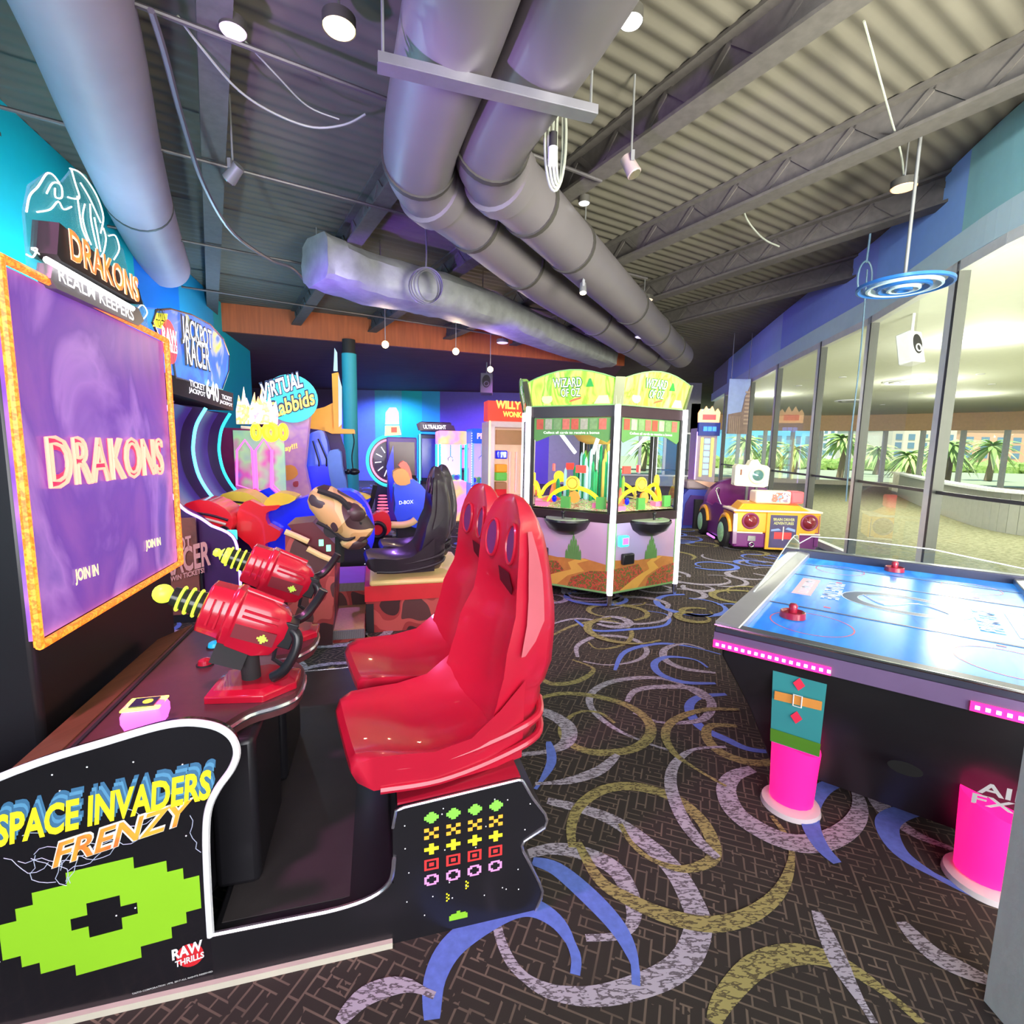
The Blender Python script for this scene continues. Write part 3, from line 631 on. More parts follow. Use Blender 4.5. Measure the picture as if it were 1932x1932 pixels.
# ------------------------------------------------------------------ guns on the deck
REDP = mat('gloss_red_plastic', (.50, .008, .03), .24, var=.15, coat=.6); LIME = glow('lime_glow_plastic', (.62, .95, .05), 1.1); LIMEP = mat('lime_plastic', (.45, .75, .08), .35, emit=.25, var=.1)
def gun(base, pivot, pitch, label, near):
    g = thing('mounted_blaster', label, 'toy gun', S, (base[0], base[1], .716), 'blasters on the control deck')
    T = Matrix.Translation(Vector(pivot)) @ Matrix.Rotation(R(pitch[1]), 4, 'Z') @ Matrix.Rotation(R(pitch[0]), 4, 'Y')
    def mb(m): b = MB(m); b.T = T; return b      # gun axis: -x is the muzzle
    # body: lofted hull
    def sec(x, h0, h1, w, k=.7): return [(x, -w*k, h0), (x, w*k, h0), (x, w, h0+(h1-h0)*.3), (x, w, h0+(h1-h0)*.72), (x, w*k*.7, h1), (x, -w*k*.7, h1), (x, -w, h0+(h1-h0)*.72), (x, -w, h0+(h1-h0)*.3)]
    b = mb(REDP); b.loft([sec(-.13, -.06, .07, .055), sec(-.125, -.072, .082, .066), sec(-.055, -.078, .085, .070), sec(-.05, -.088, .094, .076), sec(-.03, -.088, .094, .076), sec(-.026, -.095, .088, .070), sec(.06, -.105, .082, .070), sec(.11, -.09, .066, .062), sec(.135, -.05, .045, .045)], sm=False)
    body = b.build('body', g, bevel=.007)
    b = mb(mat('dark_red_recess', (.16, .01, .02), .4)); b.box(-.02, .11, -.0735, -.069, -.05, -.005); b.build('side_recess', body)
    b = mb(REDP)
    for z0 in (.025, .045): b.bar((-.01, -.074, z0), (.10, -.072, z0-.004), .007, .007)
    b.bar((-.10, -.069, -.035), (-.10, -.069, .05), .012, .006); b.bar((-.075, -.071, -.04), (-.075, -.071, .05), .012, .006); b.build('raised_rib', body)
    b = mb(LIMEP)
    for rj, rw in enumerate(["..X..", ".XXX.", "XXXXX", ".XXX.", "..X.."]):
        for ci, ch in enumerate(rw):
            if ch == 'X': b.box(.055+ci*.007, .062+ci*.007, -.0765, -.074, -.045+rj*.006, -.039+rj*.006)
    b.build('block_badge', body)
    b = mb(REDP)
    for zz in (.088,): b.tube([(-.03, 0, zz), (.09, 0, zz-.01)], .012, 10)
    b.build('top_rail', body)
    bar_ = mb(mat('smoked_barrel', (.02, .025, .02), .2)); bar_.tube([(-.13, 0, 0), (-.225, 0, 0)], [.042, .030], 20); bar_ = bar_.build('barrel', g)
    b = mb(LIME)
    for x, r_ in ((-.150, .043), (-.175, .041), (-.200, .038)): b.torus((x, 0, 0), r_, .0045, 'x', 24, 6)
    b.build('coil_ring', bar_)
    b = mb(LIME)
    if near: b.ball((-.252, 0, 0), .030)
    else: b.lathe([(.001, -.262), (.014, -.258), (.018, -.245), (.012, -.236), (.024, -.228), (.034, -.215), (.034, -.205)], axis='x')
    b.build('muzzle_orb', g)
    # rear grips
    b = mb(BLACK); b.tube(smooth([(.13, -.02, .01), (.17, -.04, .0), (.185, -.05, -.05), (.175, -.05, -.12), (.15, -.04, -.16)], 4), .018, 8); b.tube(smooth([(.13, .02, .01), (.17, .045, .04), (.19, .055, .09), (.20, .055, .15)], 4), .017, 8)
    b.box(.12, .165, -.045, .05, -.055, .035); b.build('hand_grip', g, bevel=.004)
    b = mb(BLACK); b.tube([(.12, -.03, -.05), (.13, -.035, -.10), (.17, -.045, -.11)], .008, 6); b.build('trigger_guard', g)
    # stand
    px, py, pz = pivot
    b = MB(BLKM); b.cyl((base[0], base[1], .735), (px, py, pz-.07), .030); b.T = T; b.box(-.05, .05, -.045, .045, -.16, -.085)
    b.T = None; b.build('swivel_stem', g)
    b = MB(REDP); x, y = base[:2]
    fp = [(x-.12, y-.10), (x+.06, y-.13), (x+.15, y-.05), (x+.15, y+.06), (x+.05, y+.12), (x-.11, y+.09)]
    b.loft([[(q[0], q[1], .716) for q in fp], [(q[0], q[1], .738) for q in fp], [(x+(q[0]-x)*.8, y+(q[1]-y)*.8, .750) for q in fp]], sm=False)
    b.build('base_plate', g, bevel=.004)
gun((-.955, .36), (-.955, .33, .975), (23, 4), 'red blaster with a round glowing lime ball at its muzzle, nearer of the two', True)
gun((-.94, .84), (-.94, .82, 1.005), (24, 6), 'red blaster with a ringed lime muzzle, mounted behind the one with the ball', False)

# ------------------------------------------------------------------ red moulded seats
SEATR = mat('red_moulded_seat', (.50, .010, .035), .33, var=.12, scale=5, coat=.35)
INLAY = mat('dusty_pink_inlay', (.50, .10, .13), .45, var=.25, scale=3); HOLE = mat('violet_seat_recess', (.14, .03, .14), .5)
def shell_seat(bx, cy, label, grp, m, mh, mp, zoff=0, yaw=11):
    s = thing('racing_seat', label, 'seat', S, (bx, cy, .49+zoff), grp); s.rotation_euler.z += R(yaw)
    prof = [(1.385, -.058, -.040, .030), (1.375, -.066, -.022, .065), (1.35, -.074, -.005, .10), (1.30, -.084, .015, .140), (1.25, -.094, .033, .158), (1.20, -.10, .045, .168), (1.14, -.105, .058, .172), (1.07, -.11, .070, .176), (.99, -.12, .078, .192),
            (.93, -.145, .075, .21), (.88, -.165, .068, .222), (.80, -.18, .058, .232), (.735, -.20, .03, .235), (.715, -.205, .01, .236), (.70, -.21, .012, .236), (.62, -.235, .006, .236), (.56, -.255, .0, .232), (.52, -.27, -.02, .225), (.50, -.28, -.03, .215)]
    def fx(z, t):
        for (z1, a1, c1, w1), (z0, a0, c0, w0) in zip(prof, prof[1:]):
            if z0 <= z <= z1: k = (z-z0)/(z1-z0); xe, xr, w = a0+(a1-a0)*k, c0+(c1-c0)*k, w0+(w1-w0)*k; break
        dip = min(.085, max(.006, (xr-xe)*.55)); 
        if z > 1.0: dip = min(dip, .018+.05*max(0, (1.14-z)/.14)) if z < 1.14 else .016
        return xe+dip*(1-abs(t)**2.2), xe, xr, w
    loops = []
    for z, *_ in prof:
        lp = []; N = 14
        for i in range(N+1):
            t = -1+2*i/N; x, xe, xr, w = fx(z, t); lp.append((bx+x, cy+w*t, z+zoff))
        for i in range(1, N):
            t = 1-2*i/N; x, xe, xr, w = fx(z, t); lp.append((bx+xr-(xr-xe)*.85*abs(t)**7, cy+w*1.02*t, z+zoff))
        loops.append(lp)
    bk = MB(m).loft(loops).build('backrest', s, ang=50)
    def patch(name, mt, tc, zc, rt, rz, n=20, shape=None, off=.004):
        b = MB(mt); pts = shape or [(math.cos(2*math.pi*i/n), math.sin(2*math.pi*i/n)) for i in range(n)]
        vs = []
        for u, v in [(0, 0)]+pts:
            z = zc+v*rz; tt = (tc+u*rt); x, xe, xr, w = fx(z, max(-1, min(1, tt/ w_at(z)))); vs.append((bx+x-off, cy+tt, z+zoff))
        n = len(pts); b.add(vs, [(0, 1+i, 1+(i+1) % n) for i in range(n)], True); return b, vs
    def w_at(z): return fx(z, 0)[3]
    for sy in (-1, 1):
        b, vs = patch('h', mh, sy*.082, 1.215, .043, .070); h = b.build('harness_hole', bk)
        MB(m).tube(vs[1:], .006, 6, closed=True).build('hole_rim', h)
    b, vs = patch('d', mat('deep_red_recess', (.09, .003, .012), .6), -.01, 1.06, .060, .062, shape=[(-.8, -.2), (.3, -1), (.95, -.1), (.7, .9), (-.8, .75)]); b.build('lumbar_slot', bk)
    zs = [1.27, 1.2, 1.12, 1.04, .96, .90, .86]; b = MB(mp)
    vs = []
    for j, z in enumerate(zs):
        for t_ in (-.988, -.975, -.955, -.93, -.90):
            t_ = -.988+(t_+.988)*(.35+.65*min(1, j/2))*(1 if j < 5 else .55 if j == 5 else .15)
            x, xe, xr, w = fx(z, max(-1, t_)); vs.append((bx+xr-(xr-xe)*.85*abs(t_)**7+.002, cy+w*1.02*t_-.005, z+zoff))
    b.add(vs, [(j*5+i, j*5+i+1, (j+1)*5+i+1, (j+1)*5+i) for j in range(len(zs)-1) for i in range(4)], True); b.build('rear_inlay', bk)
    # cushion bucket
    loops = []
    for x, zr, zc_, w, zb in [(-.10, .80, .60, .235, .48), (-.20, .72, .56, .25, .48), (-.30, .65, .55, .252, .48), (-.42, .635, .545, .25, .48), (-.52, .645, .575, .235, .495), (-.60, .65, .60, .225, .50), (-.645, .635, .61, .21, .53), (-.662, .60, .59, .195, .56)]:
        lp = []; N = 16
        for i in range(N+1):
            t = -1+2*i/N; lp.append((bx+x, cy+w*t, zoff+zc_+(zr-zc_)*abs(t)**3.2-(.02*(abs(t) > .97))))
        for i in range(0, N+1):
            t = 1-2*i/N; lp.append((bx+x, cy+w*(.93)*t, zoff+zb-.0+.012*abs(t)**4))
        loops.append(lp)
    cu = MB(m).loft(loops).build('cushion', s, ang=55)
    b = MB(m)
    for z, k in ((.52, 1.0), (.585, .985)):
        b.tube(smooth([(bx-.58, cy-.208*k, z+zoff-.01), (bx-.4, cy-.232*k, z+zoff-.015), (bx-.2, cy-.238*k, z+zoff+.01), (bx-.05, cy-.232*k, z+zoff+.05), (bx+.0, cy-.15, z+zoff+.075)], 5), .014, 8)
    b.build('moulded_rib', cu)
    return s
shell_seat(.0, .315, 'red moulded bucket seat nearest the camera, above the block icons', 'red seats of the space shooter', SEATR, HOLE, INLAY)
shell_seat(.0, .85, 'red moulded bucket seat directly behind the nearest red one', 'red seats of the space shooter', SEATR, HOLE, INLAY)

# ------------------------------------------------------------------ tall screen with orange light frame
SX = -1.52
s = thing('video_screen_cabinet', 'tall purple video screen framed in orange lights with an arched sign on top', 'arcade machine', S, (SX-.15, .9, 0))
y0, y1, z0, z1 = .30, 1.40, .95, 2.03
MB(BLACK).box(SX-.34, SX-.02, y0+.02, y1-.02, .0, z1).build('cabinet_body', s, bevel=.02)
PUR = art('purple_haze_picture', [(.09, .03, .20), (.20, .07, .36), (.14, .05, .34), (.30, .14, .48), (.13, .07, .36)], 2.4, 'noise', .3, .75, False, (1, 1, .55), 5, .8)
scn = MB(PUR).box(SX-.02, SX, y0, y1, z0, z1).build('screen', s)
LED = art('orange_light_strip', [(1, .10, .01), (1, .30, .03), (1, .12, .01), (1, .22, .02)], 60, 'noise', .4, 1.3, False)
b = MB(LED)
P_ = [(SX+.012, y0-.012, z0-.012), (SX+.012, y1+.012, z0-.012), (SX+.012, y1+.012, z1+.012), (SX+.012, y0-.012, z1+.012)]
for i in range(4): b.tube([P_[i], P_[(i+1) % 4]], .013, 8)
b.build('light_strip', s)
# neon-outline title on the screen: outline tubes from the glyph edges
def outline(t, O, X, Y, w, h, r, m, parent, name, y0=0):
    c = bpy.data.curves.new('t', 'FONT'); c.body = t; c.resolution_u = 3; c.fill_mode = 'NONE'; c.offset = 0.012
    o = bpy.data.objects.new('t', c); me = bpy.data.meshes.new_from_object(o)
    vs = [v.co.copy() for v in me.vertices]; ad = {i: [] for i in range(len(vs))}
    for e in me.edges: ad[e.vertices[0]].append(e.vertices[1]); ad[e.vertices[1]].append(e.vertices[0])
    x0 = min(v.x for v in vs); x1 = max(v.x for v in vs); ya = min(v.y for v in vs); yb = max(v.y for v in vs)
    seen = set(); b = MB(m); O, X, Y = Vector(O), Vector(X), Vector(Y)
    for st in ad:
        if st in seen or not ad[st]: continue
        lp = [st]; seen.add(st); cur = st
        while True:
            nx = [q for q in ad[cur] if q not in seen]
            if not nx: break
            cur = nx[0]; seen.add(cur); lp.append(cur)
        if len(lp) > 2: b.tube([O+X*((vs[q].x-x0)/(x1-x0)*w)+Y*((vs[q].y-ya)/(yb-ya)*h) for q in lp], r, 5, closed=True)
    bpy.data.objects.remove(o); bpy.data.curves.remove(c); bpy.data.meshes.remove(me)
    return b.build(name, parent)
def onX(px, py, x0):
    d = S.i.to_3x3() @ ray(px, py); c = S.i @ CP; return c+d*((x0-c.x)/d.x)
A = onX(92, 922, SX+.004); B_ = onX(306, 893, SX+.004); C_ = onX(85, 815, SX+.004)
NR = glow('red_neon_picture', (1, .10, .08), 2.2); NP = glow('pale_red_neon_picture', (1, .36, .25), 1.3)
w_ = (B_-A).length; hh = (C_-A).length*1.0
MB(glow('red_neon_haze', (.75, .02, .10), .8)).text('DRAKONS', A, (B_-A).normalized(), (0, 0, 1), w_, hh*.92, .055, lift=.002).build('title_glow', scn)
outline('DRAKONS', A+Vector((.006, 0, 0)), (B_-A).normalized(), (0, 0, 1), w_, hh*.92, .0060, NP, scn, 'title_outline')
for px0, py0, px1, h_ in ((142, 1105, 186, .055), (275, 1041, 303, .05)):
    a = onX(px0, py0, SX+.003); b2 = onX(px1, py0-14 if px0 < 200 else py0-8, SX+.003)
    MB(glow('yellow_screen_text', (.95, .85, .35), 1.3)).text('JOIN IN', a, (b2-a).normalized(), (0, 0, 1), (b2-a).length, h_, .03).build('join_text', scn)
# topper
tp = MB(mat('clear_engraved_acrylic', (.10, .42, .45), .15, alpha=.35, var=.1))
op = [onX(px, py, SX) for px, py in [(60,520),(50,400),(60,350),(95,325),(120,345),(140,320),(165,330),(190,385),(200,430),(235,470),(245,520),(275,575),(282,618)]]
tp.prism([(p.y, p.z) for p in op], SX-.012, SX-.004, 'yz'); tpp = tp.build('topper_panel', s)
ENG = glow('engraved_white_line', (.85, .90, .80), .9); b = MB(ENG)
for arc in ([(50,400),(56,370),(72,352),(88,328),(100,330),(112,345)], [(88,365),(100,345),(115,350),(117,372),(105,372),(104,355)], [(132,318),(150,325),(168,345),(185,375),(195,410),(190,440)], [(135,320),(142,345),(150,372),(140,375),(128,372)], [(146,370),(150,400),(155,430),(165,455)],
            [(152,345),(168,372),(182,402),(190,420)], [(160,385),(156,410),(163,440),(172,462)], [(170,385),(172,415),(178,445),(184,470)], [(178,410),(184,440),(190,475)], [(195,430),(200,450),(196,475),(190,485)], [(205,445),(218,445),(225,470),(215,490)], [(70,400),(95,395),(110,380),(120,395),(135,390)], [(60,470),(75,480),(90,500)], [(50,480),(62,485),(70,470),(60,468)], [(255,590),(268,575),(278,590),(268,605)]):
    b.tube(smooth([onX(x, y, SX+.001) for x, y in arc], 4), .0028, 5)
b.build('engraved_line', tpp)
box_ = [onX(px, py, SX+.05) for px, py in [(112,420),(262,545),(270,575),(255,570),(115,492),(108,480)]]
sg = MB(BLKM).prism([(p.y, p.z) for p in box_], SX-.02, SX+.05, 'yz').build('sign_box', s)
A = onX(133, 490, SX+.055); B_ = onX(262, 572, SX+.055); C_ = onX(133, 430, SX+.055)
X_ = (B_-A).normalized()
MB(glow('warm_white_edge', (1, .75, .55), 1.0)).text('DRAKONS', A, X_, (0, 0, 1), (B_-A).length, (C_.z-A.z)*.95, .05, lift=.001).m(art('red_to_yellow_letters', [(.95, .55, .03), (.9, .15, .05), (.95, .30, .03)], 14, 'noise', .4, 1.1, False)).text('DRAKONS', A, X_, (0, 0, 1), (B_-A).length, (C_.z-A.z)*.95, .012, lift=.004).build('sign_letters', sg)
pp = [onX(px, py, SX+.03) for px, py in [(100,498),(262,582),(272,605),(262,615),(108,545),(96,525)]]
pl_ = MB(mat('grey_plaque', (.22, .20, .22), .3)).prism([(p.y, p.z) for p in pp], SX-.01, SX+.03, 'yz').build('plaque', s)
b = MB(glow('white_tube_light', (1, 1, 1), 2.4)); b.tube([onX(88, 490, SX+.045), onX(250, 582, SX+.045)], .010, 8); b.build('tube_light', pl_)
A = onX(110, 530, SX+.034); B_ = onX(252, 606, SX+.034)
MB(glow('plaque_text', (.9, .9, .9), .8)).text('REALM KEEPERS', A, (B_-A).normalized(), (0, 0, 1), (B_-A).length, .045, .015).build('plaque_text', pl_)
# ================================================================== MACHINES ALONG THE LEFT
def prof(b, pts, v, th, k=0):
    P = [ontoS(x, y, v) for x, y in pts]
    if k: P = smooth([(p.x, 0, p.z) for p in P], k, closed=True)
    return b.prism([(p.x, p.z) for p in P], v, v+th, 'xz')
def line(b, pts, v, r, k=5, n=6, closed=False, dy=0):
    P = [ontoS(x, y, v) for x, y in pts]
    if k: P = smooth(P, k, closed)
    return b.tube([(p.x, p.y+dy, p.z) for p in P], r, n, closed)
CAMR = art('red_camouflage', [(.05, .012, .014), (.34, .035, .035), (.50, .08, .07), (.10, .03, .03)], 4.5, 'noise', .5, .04, True, None, 0, .3)
CAMT = art('tan_camouflage', [(.07, .035, .04), (.62, .36, .14), (.78, .50, .22), (.07, .035, .04)], 5, 'noise', .4, .05, True, None, 0, .2)
CREAM = mat('cream_plastic', (.85, .58, .25), .35, emit=.15, var=.08)
DIAM = art('diamond_plate', [(.35, .33, .33), (.08, .07, .07)], 60, 'wave', .35, 0, True, (1, 1, 1), 0, 3)
t = thing('camouflage_shooter_cabinet', 'red camouflage shooter console with cream trim, treads and bench plinth', 'arcade machine', S, (-.7, 2.6, 0))
b = MB(CAMR); prof(b, [(538,1008),(632,1062),(627,1222),(538,1222)], 2.5, .62); b.build('console', t, bevel=.01)
b = MB(CREAM); line(b, [(538,1003),(560,1012),(582,1022)], 2.47, .022, 0, 8); line(b, [(580,1035),(605,1048),(634,1060)], 2.47, .022, 0, 8); b.build('cream_trim', t)
b = MB(mat('dark_red_tray', (.12, .01, .02), .4)); prof(b, [(542,990),(590,985),(636,1030),(634,1052),(590,1035),(560,1010)], 2.55, .4); b.build('gun_tray', t)
b = MB(CAMR).box(-1.0, -.64, 2.55, 3.2, 0, .09); b.m(mat('tan_tread', (.62, .36, .20), .6, var=.2, scale=50)).box(-1.0, -.645, 2.57, 3.2, .09, .10); b.m(DIAM).box(-1.0, -.64, 2.54, 2.552, .03, .10); b.build('lower_tread', t)
b = MB(CAMR).box(-.98, -.64, 3.2, 3.85, 0, .30); b.m(mat('violet_tread', (.38, .16, .50), .5)).box(-.98, -.645, 3.2, 3.85, .30, .31); b.m(DIAM).box(-.98, -.64, 3.19, 3.2, .235, .31); b.build('upper_tread', t)
b = MB(CAMR).box(-.63, .22, 2.72, 3.85, 0, .30).m(mat('scarlet_band', (.62, .02, .03), .4, emit=.06)).box(-.64, .23, 2.71, 3.86, .27, .40); b.m(BLKM).box(-.632, -.57, 2.705, 2.73, 0, .25); b.build('bench_plinth', t)
b = MB(CREAM).box(-.60, .24, 2.70, 3.80, .40, .445); b.build('bench_rim', t, bevel=.02)
LEA = mat('black_seat_vinyl', (.03, .02, .03), .32, var=.2, scale=20, coat=.3)
shell_seat(.02, 3.0, 'black vinyl bucket seat on the cream-rimmed plinth, nearer of the two', 'black seats of the camouflage shooter', LEA, HOLE, LEA, zoff=0, yaw=5)
shell_seat(.15, 3.52, 'black vinyl bucket seat farther back on the cream-rimmed plinth', 'black seats of the camouflage shooter', LEA, HOLE, LEA, zoff=0, yaw=5)
g = thing('camouflage_gun', 'chunky tan and brown camouflage gun mounted over the red camouflage console', 'toy gun', S, (-.78, 2.5, .9))
def ring_loop(c, ax, up, rw, rh, n=12):
    sd = ax.cross(up).normalized(); u = sd.cross(ax).normalized()
    return [tuple(c+sd*math.cos(2*math.pi*i/n)*rw+u*math.sin(2*math.pi*i/n)*rh) for i in range(n)]
a_, b__ = ontoS(596, 930, 2.42), ontoS(690, 1012, 2.38); ax = (b__-a_).normalized(); L_ = (b__-a_).length
up = Vector((0, 0, 1)); b = MB(CAMT)
b.loft([ring_loop(a_+ax*L_*k, ax, up, w*1.1, w) for k, w in [(-.06, .03), (0, .085), (.1, .115), (.4, .145), (.45, .15), (.62, .16), (.68, .14), (.85, .12), (1.0, .10), (1.04, .04)]], sm=True).build('gun_body', g, ang=35)
b = MB(CAMT); q = ontoS(668, 968, 2.3); b.ball((q.x, q.y, q.z), .085, .07, .075, 12); q = ontoS(668, 1022, 2.35); b.ball((q.x, q.y, q.z), .10, .08, .06, 12); b.build('gun_stock', g)
b = MB(BLKM); q = ontoS(626, 1000, 2.3); b.cyl((q.x, q.y-.02, q.z), (q.x, q.y+.02, q.z), .055); line(b, [(598,985),(626,1000),(650,1018),(672,1010),(680,985)], 2.28, .014, 4); line(b, [(600,925),(640,940),(660,960)], 2.26, .022, 4); b.build('brown_strap', g)
b = MB(BLKM); q = ontoS(640, 1045, 2.5); b.cyl((q.x, q.y+.02, q.z-.06), (-.80, 2.46, 1.02), .035); b.build('swivel_post', g)
b = MB(glow('mint_light', (.25, .95, .55), 1.0))
for px, py in ((606, 1024), (620, 1034)): q = ontoS(px, py, 2.3); b.box(q.x-.015, q.x+.015, q.y-.01, q.y+.01, q.z-.022, q.z+.022)
b.build('indicator_light', g)
# ---- motocross ride in blue and red
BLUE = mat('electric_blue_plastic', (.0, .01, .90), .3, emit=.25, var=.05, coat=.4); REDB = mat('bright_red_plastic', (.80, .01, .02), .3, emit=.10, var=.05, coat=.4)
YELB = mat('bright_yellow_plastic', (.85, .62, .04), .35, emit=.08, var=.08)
m = thing('motorbike_ride', 'blue and red motorbike simulator behind the red blasters', 'motorbike ride', S, (-1.1, 4.0, 0))
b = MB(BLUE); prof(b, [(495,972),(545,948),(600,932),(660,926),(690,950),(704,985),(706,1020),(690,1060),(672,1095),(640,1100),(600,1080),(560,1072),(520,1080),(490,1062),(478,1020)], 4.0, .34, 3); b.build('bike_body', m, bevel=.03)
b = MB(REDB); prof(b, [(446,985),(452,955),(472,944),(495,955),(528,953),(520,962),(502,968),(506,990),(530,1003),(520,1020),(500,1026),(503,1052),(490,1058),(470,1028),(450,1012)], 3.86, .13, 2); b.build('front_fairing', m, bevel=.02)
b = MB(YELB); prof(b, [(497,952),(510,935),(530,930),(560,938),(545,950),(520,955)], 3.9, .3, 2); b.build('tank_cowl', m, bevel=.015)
b = MB(BLACK); q = ontoS(662, 1050, 3.98); b.torus((q.x, q.y, q.z), .19, .03, 'y', 32, 8); b.lathe([(.0, .0), (.19, .0)], (q.x, q.y, q.z), 24, 'y'); b.build('wheel_recess', m)
b = MB(glow('white_dash', (.9, .9, 1), .8))
for k in range(24): a = k/24*6.283; b.box(q.x+.165*math.cos(a)-.006, q.x+.165*math.cos(a)+.006, q.y-.02, q.y-.012, q.z+.165*math.sin(a)-.004, q.z+.165*math.sin(a)+.004)
b.build('dashed_ring', m)
b = MB(BLUE); prof(b, [(636,1075),(692,1070),(690,1145),(632,1145)], 4.0, .4); b.m(BLACK); prof(b, [(440,1090),(632,1090),(632,1150),(440,1150)], 4.05, .35); b.build('ride_base', m)
m = thing('small_motorbike_ride', 'smaller red and yellow feathered motorbike ride behind the camouflage gun', 'motorbike ride', S, (-.5, 5.6, 0))
b = MB(REDB); prof(b, [(700,975),(722,965),(735,975),(738,1000),(722,1012),(700,1005)], 5.6, .25, 2); b.build('bike_body', m, bevel=.02)
b = MB(YELB); prof(b, [(655,935),(672,929),(700,938),(684,944),(660,943)], 5.5, .2, 2); b.m(BLUE); prof(b, [(665,948),(695,938),(697,946),(675,960)], 5.55, .12, 2).m(REDB); prof(b, [(665,958),(690,952),(694,962),(672,966)], 5.5, .16, 2); b.build('feather_fender', m)
b = MB(BLACK); line(b, [(690,975),(700,950),(706,925),(708,915)], 5.6, .035, 4); q = ontoS(712, 1000, 5.56); b.torus((q.x, q.y, q.z), .10, .03, 'y', 24, 8); b.box(q.x-.3, q.x+.2, 5.6, 5.85, 0, .32); b.build('handlebar_and_tyre', m)
b = MB(glow('pink_white_spring', (1, .15, .25), .9))
for k in range(6): q = ontoS(722, 935+k*6, 5.75); b.torus((q.x, q.y, q.z), .05+.006*k, .007, 'z', 20, 6)
b.build('spring_light', m)

# ---- tall racer cabinet by the left wall
DKP = mat('dark_violet_panel', (.05, .012, .09), .35, var=.35, scale=3, coat=.3)
JR = thing('racer_redemption_cabinet', 'tall dark racer cabinet with glowing curved side rails by the blue wall', 'arcade machine', S, (-2.5, 4.2, 0))
cy_pts = [(389,770),(372,800),(366,830),(366,859),(377,900),(403,939),(432,956),(449,968)]
P0 = [ontoS(x, y, 4.2) for x, y in cy_pts]; pr = [(p.x, p.z) for p in smooth(P0, 4)]
CY = glow('cyan_neon', (.12, .75, 1), 2.2); TE = glow('teal_neon', (.02, .65, .75), 2.0); VI = glow('violet_neon', (.55, .35, 1), 1.8)
for i, (v, mm) in enumerate(((3.35, VI), (4.2, CY), (5.05, TE))):
    x_end = pr[-1][0]; z_end = pr[-1][1]
    tail = smooth([(x_end, 0, z_end), (x_end+.16, 0, z_end-.10), (x_end+.20, 0, z_end-.32), (x_end+.20, 0, .04)], 4)
    poly = pr+[(p.x, p.z) for p in tail]+[(-3.05, .04), (-3.05, 2.0)]
    sp_ = MB(DKP).prism(poly, v, v+.05, 'xz').build('side_divider', JR)
    MB(mm).tube([(x, v-.01, z) for x, z in pr+[(p.x, p.z) for p in tail]], .016 if i else .012, 8).build('neon_rail', sp_)
    MB(VI).tube([(x-.30, v-.012, z) for x, z in pr[3:20]], .006, 6).build('neon_rail', sp_)
MB(mat('violet_playfield', (.09, .03, .22), .3, var=.6, scale=2.5, emit=.05, ecol=(.3, .1, .9))).prism([(x-.12, z) for x, z in pr]+[(-3.0, .6), (-3.0, 2.0)], 3.4, 5.05, 'xz').build('playfield', JR)
MB(BLACK).box(-3.05, -2.0, 3.3, 5.1, .0, .55).build('cabinet_base', JR)
A, B_ = onX(325, 715, -2.15), onX(440, 763, -2.15)
mk = MB(BLKM).prism([(p.y, p.z) for p in [onX(300, 700, -2.2), onX(300, 735, -2.2), onX(440, 775, -2.2), onX(440, 742, -2.2)]], -3.0, -2.2, 'yz').build('display_box', JR)
def xt(b, t, px0, py0, px1, py1, h, x0, off=.02, lift=.004):
    a, c = onX(px0, py0, x0), onX(px1, py1, x0); d = c-a; return b.text(t, a, d.normalized(), (0, 0, 1), d.length, h, off, lift)
WG = glow('white_sign_letters', (1, 1, 1), .95)
b = MB(WG); xt(b, 'TICKET', 357, 728, 386, 738, .06, -2.19); xt(b, 'JACKPOT', 356, 742, 387, 752, .06, -2.19); xt(b, '640', 389, 751, 413, 760, .20, -2.19, .03); xt(b, 'TICKET', 418, 752, 437, 758, .05, -2.19); xt(b, 'JACKPOT', 414, 762, 438, 770, .05, -2.19); b.build('display_letters', mk)
mq = [(286,608),(293,585),(320,583),(360,594),(395,612),(420,640),(431,670),(430,700),(418,735),(330,712),(322,660),(300,640)]
JM = art('blue_yellow_racing_art', [(.03, .12, .75), (.06, .30, .90), (.05, .15, .8), (.04, .20, .85), (.85, .80, .10)], 2, 'noise', .3, .6, False, (1, 1, 1), 3, 1)
pm = [onX(x, y, -2.2) for x, y in mq]
mq_ = MB(JM).prism([(p.y, p.z) for p in pm], -2.5, -2.2, 'yz').build('marquee', JR)
MB(CHROME).tube([(p.x+.005, p.y, p.z) for p in pm], .010, 6, closed=True).build('marquee_rim', mq_)
b = MB(mat('black_letter_shadow', (.01, .01, .03), .4, var=0)); xt(b, 'JACKPOT', 341, 649, 401, 672, .27, -2.19, .05, .002); xt(b, 'RACER', 349, 690, 397, 703, .29, -2.19, .05, .002)
b.m(WG); xt(b, 'JACKPOT', 343, 647, 399, 669, .24, -2.19, .005, .01); xt(b, 'RACER', 351, 687, 395, 700, .26, -2.19, .005, .01); b.build('marquee_letters', mq_)
b = MB(glow('red_badge_glow', (.9, .05, .1), .8)); q = onX(320, 645, -2.19); b.prism(circ(q.y, q.z, .16, .18), -2.196, -2.188, 'yz'); b.m(WG); xt(b, 'RAW', 306, 645, 334, 655, .13, -2.186, .03); xt(b, 'THRILLS', 308, 661, 334, 668, .07, -2.186, .02); b.build('maker_badge', mq_)
b = MB(glow('yellow_ticket_panel', (.95, .9, .05), .9)); q = [onX(x, y, -2.19) for x, y in [(294,590),(316,592),(312,622),(290,616)]]; b.prism([(p.y, p.z) for p in q], -2.196, -2.188, 'yz'); b.m(BLKM); xt(b, 'WIN', 297, 603, 311, 606, .09, -2.186); xt(b, 'TICKETS', 294, 616, 311, 619, .06, -2.186); b.build('ticket_panel', mq_)
